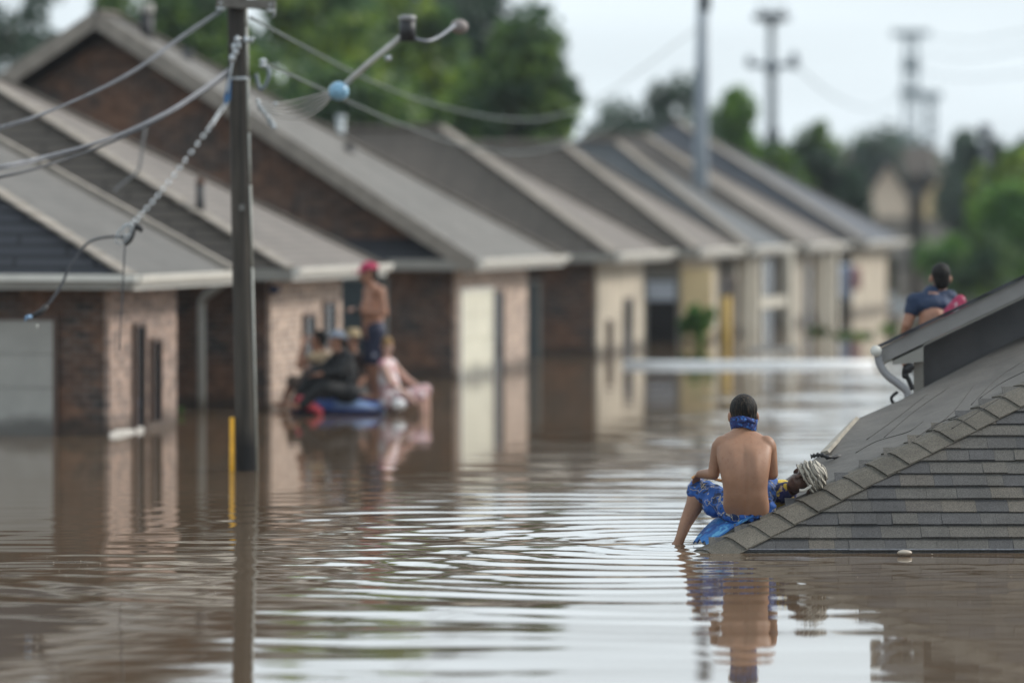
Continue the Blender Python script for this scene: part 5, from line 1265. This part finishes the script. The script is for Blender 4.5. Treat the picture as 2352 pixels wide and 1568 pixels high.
# ---- man behind the right roof
b5 = P(2145, 806, 39.2); b5.z = HC - (806 - HZ) / FO * 39.2
f_ = Vector((-.12, .99, 0)); l_ = Vector((-.99, -.12, 0))
z0 = b5.z
J = dict(hl=bj(-.1, 0, .10, b5), hr=bj(.1, 0, .10, b5), ch=bj(0, .02, .30, b5), sl=bj(-.17, .06, .455, b5), sr=bj(.165, .10, .485, b5), hd=bj(0.09, .13, .665, b5),
         el=bj(-.25, .02, .24, b5), wl=bj(-.27, .14, .06, b5), er=bj(.24, .10, .26, b5), wr=bj(.16, .30, .2, b5),
         kl=bj(-.14, .42, .12, b5), al=bj(-.14, .6, -.1, b5), kr=bj(.12, .42, .12, b5), ar=bj(.12, .6, -.1, b5))
J['sl'] += Vector((0, 0, 0)); 
man, at_, q_ = figure('dark-haired man in rolled-up blue shirt seen from behind over the upper roof', J, SKP, 1.12, f_, base=b5, hair=HAIR_D)
mid = (J['hl'] + J['hr']) / 2; ms2 = (J['sl'] + J['sr']) / 2
garment('shirt', cloth('dark blue shirt cloth', (.010, .028, .075)), man, [(J['sl'], .082, J['sr'], .082), (J['sl'], .078, J['sl'].lerp(J['el'], .4), .07), (J['sr'], .078, J['sr'].lerp(J['er'], .5), .07), (ms2 - Vector((.07, 0, .05)), .115, ms2 + Vector((.07, 0, -.05)), .115), (ms2, .105, ms2 + Vector((0, .02, .05)), .085)], [(ms2 + Vector((0, -.035, -.055)), .20, .125, .095)])
garment('shorts', cloth('dark trousers cloth', (.03, .03, .03)), man, [(J['hl'], .12, J['hr'], .12), (J['hl'], .10, J['kl'], .08), (J['hr'], .10, J['kr'], .08)])
m = MB(); cap(m, P(2205, 690, 39.05), .055, P(2180, 720, 39.0), .06); cap(m, P(2180, 720, 39.0), .06, P(2190, 745, 39.0), .06); cap(m, P(2205, 690, 39.05), .05, P(2215, 720, 39.1), .05)
remesh(m, .012, 3, 'pink_bundle', cloth('magenta cloth', (.36, .02, .08), (.6, .55, .58), None, 8)); o_ = bpy.data.objects['pink_bundle']; mset(o_, 'magenta cloth bundle hanging at the right side of the man in the blue shirt', 'bundle')

rg = np.random.default_rng(11); pts = []
for u, v, su, sv, k in ((150, 1300, 90, 16, 26), (420, 1350, 120, 30, 10), (600, 1135, 60, 10, 14), (330, 985, 40, 6, 8), (1500, 1300, 200, 40, 10), (2200, 1330, 120, 50, 8), (560, 1230, 60, 20, 8)):
    for _ in range(k):
        uu, vv = u + rg.normal() * su, v + rg.normal() * sv; Yk = FO * HC / (vv - HZ); q_ = P(uu, vv, Yk); pts.append((q_.x, q_.y, .006))
v, f = leaf_mesh(np.array(pts), .011, rg); v[:, 2] = .004 + np.abs(v[:, 2] - .006) * .5
fl = np_obj('foam_flecks', v, f, plain('foam flecks', (.62, .58, .5), .6, .3, 30)); mset(fl, 'small pale flecks of foam and leaf litter drifting on the water', 'foam', kind='stuff')

# ------------------------------------------------------------------ hazy air
hz = MB().box((-140, -12, -2.3), (140, 330, 22)).build('haze', None, kind='stuff')
mh = bpy.data.materials.new('hazy air'); mh.use_nodes = True; t = mh.node_tree; t.nodes.clear()
pv_ = N(t, 'ShaderNodeVolumePrincipled'); pv_.inputs['Color'].default_value = (.86, .93, 1, 1); pv_.inputs['Density'].default_value = 0.00025; pv_.inputs['Anisotropy'].default_value = 0.2
mo_ = N(t, 'ShaderNodeOutputMaterial'); t.links.new(pv_.outputs[0], mo_.inputs['Volume']); hz.data.materials.append(mh)
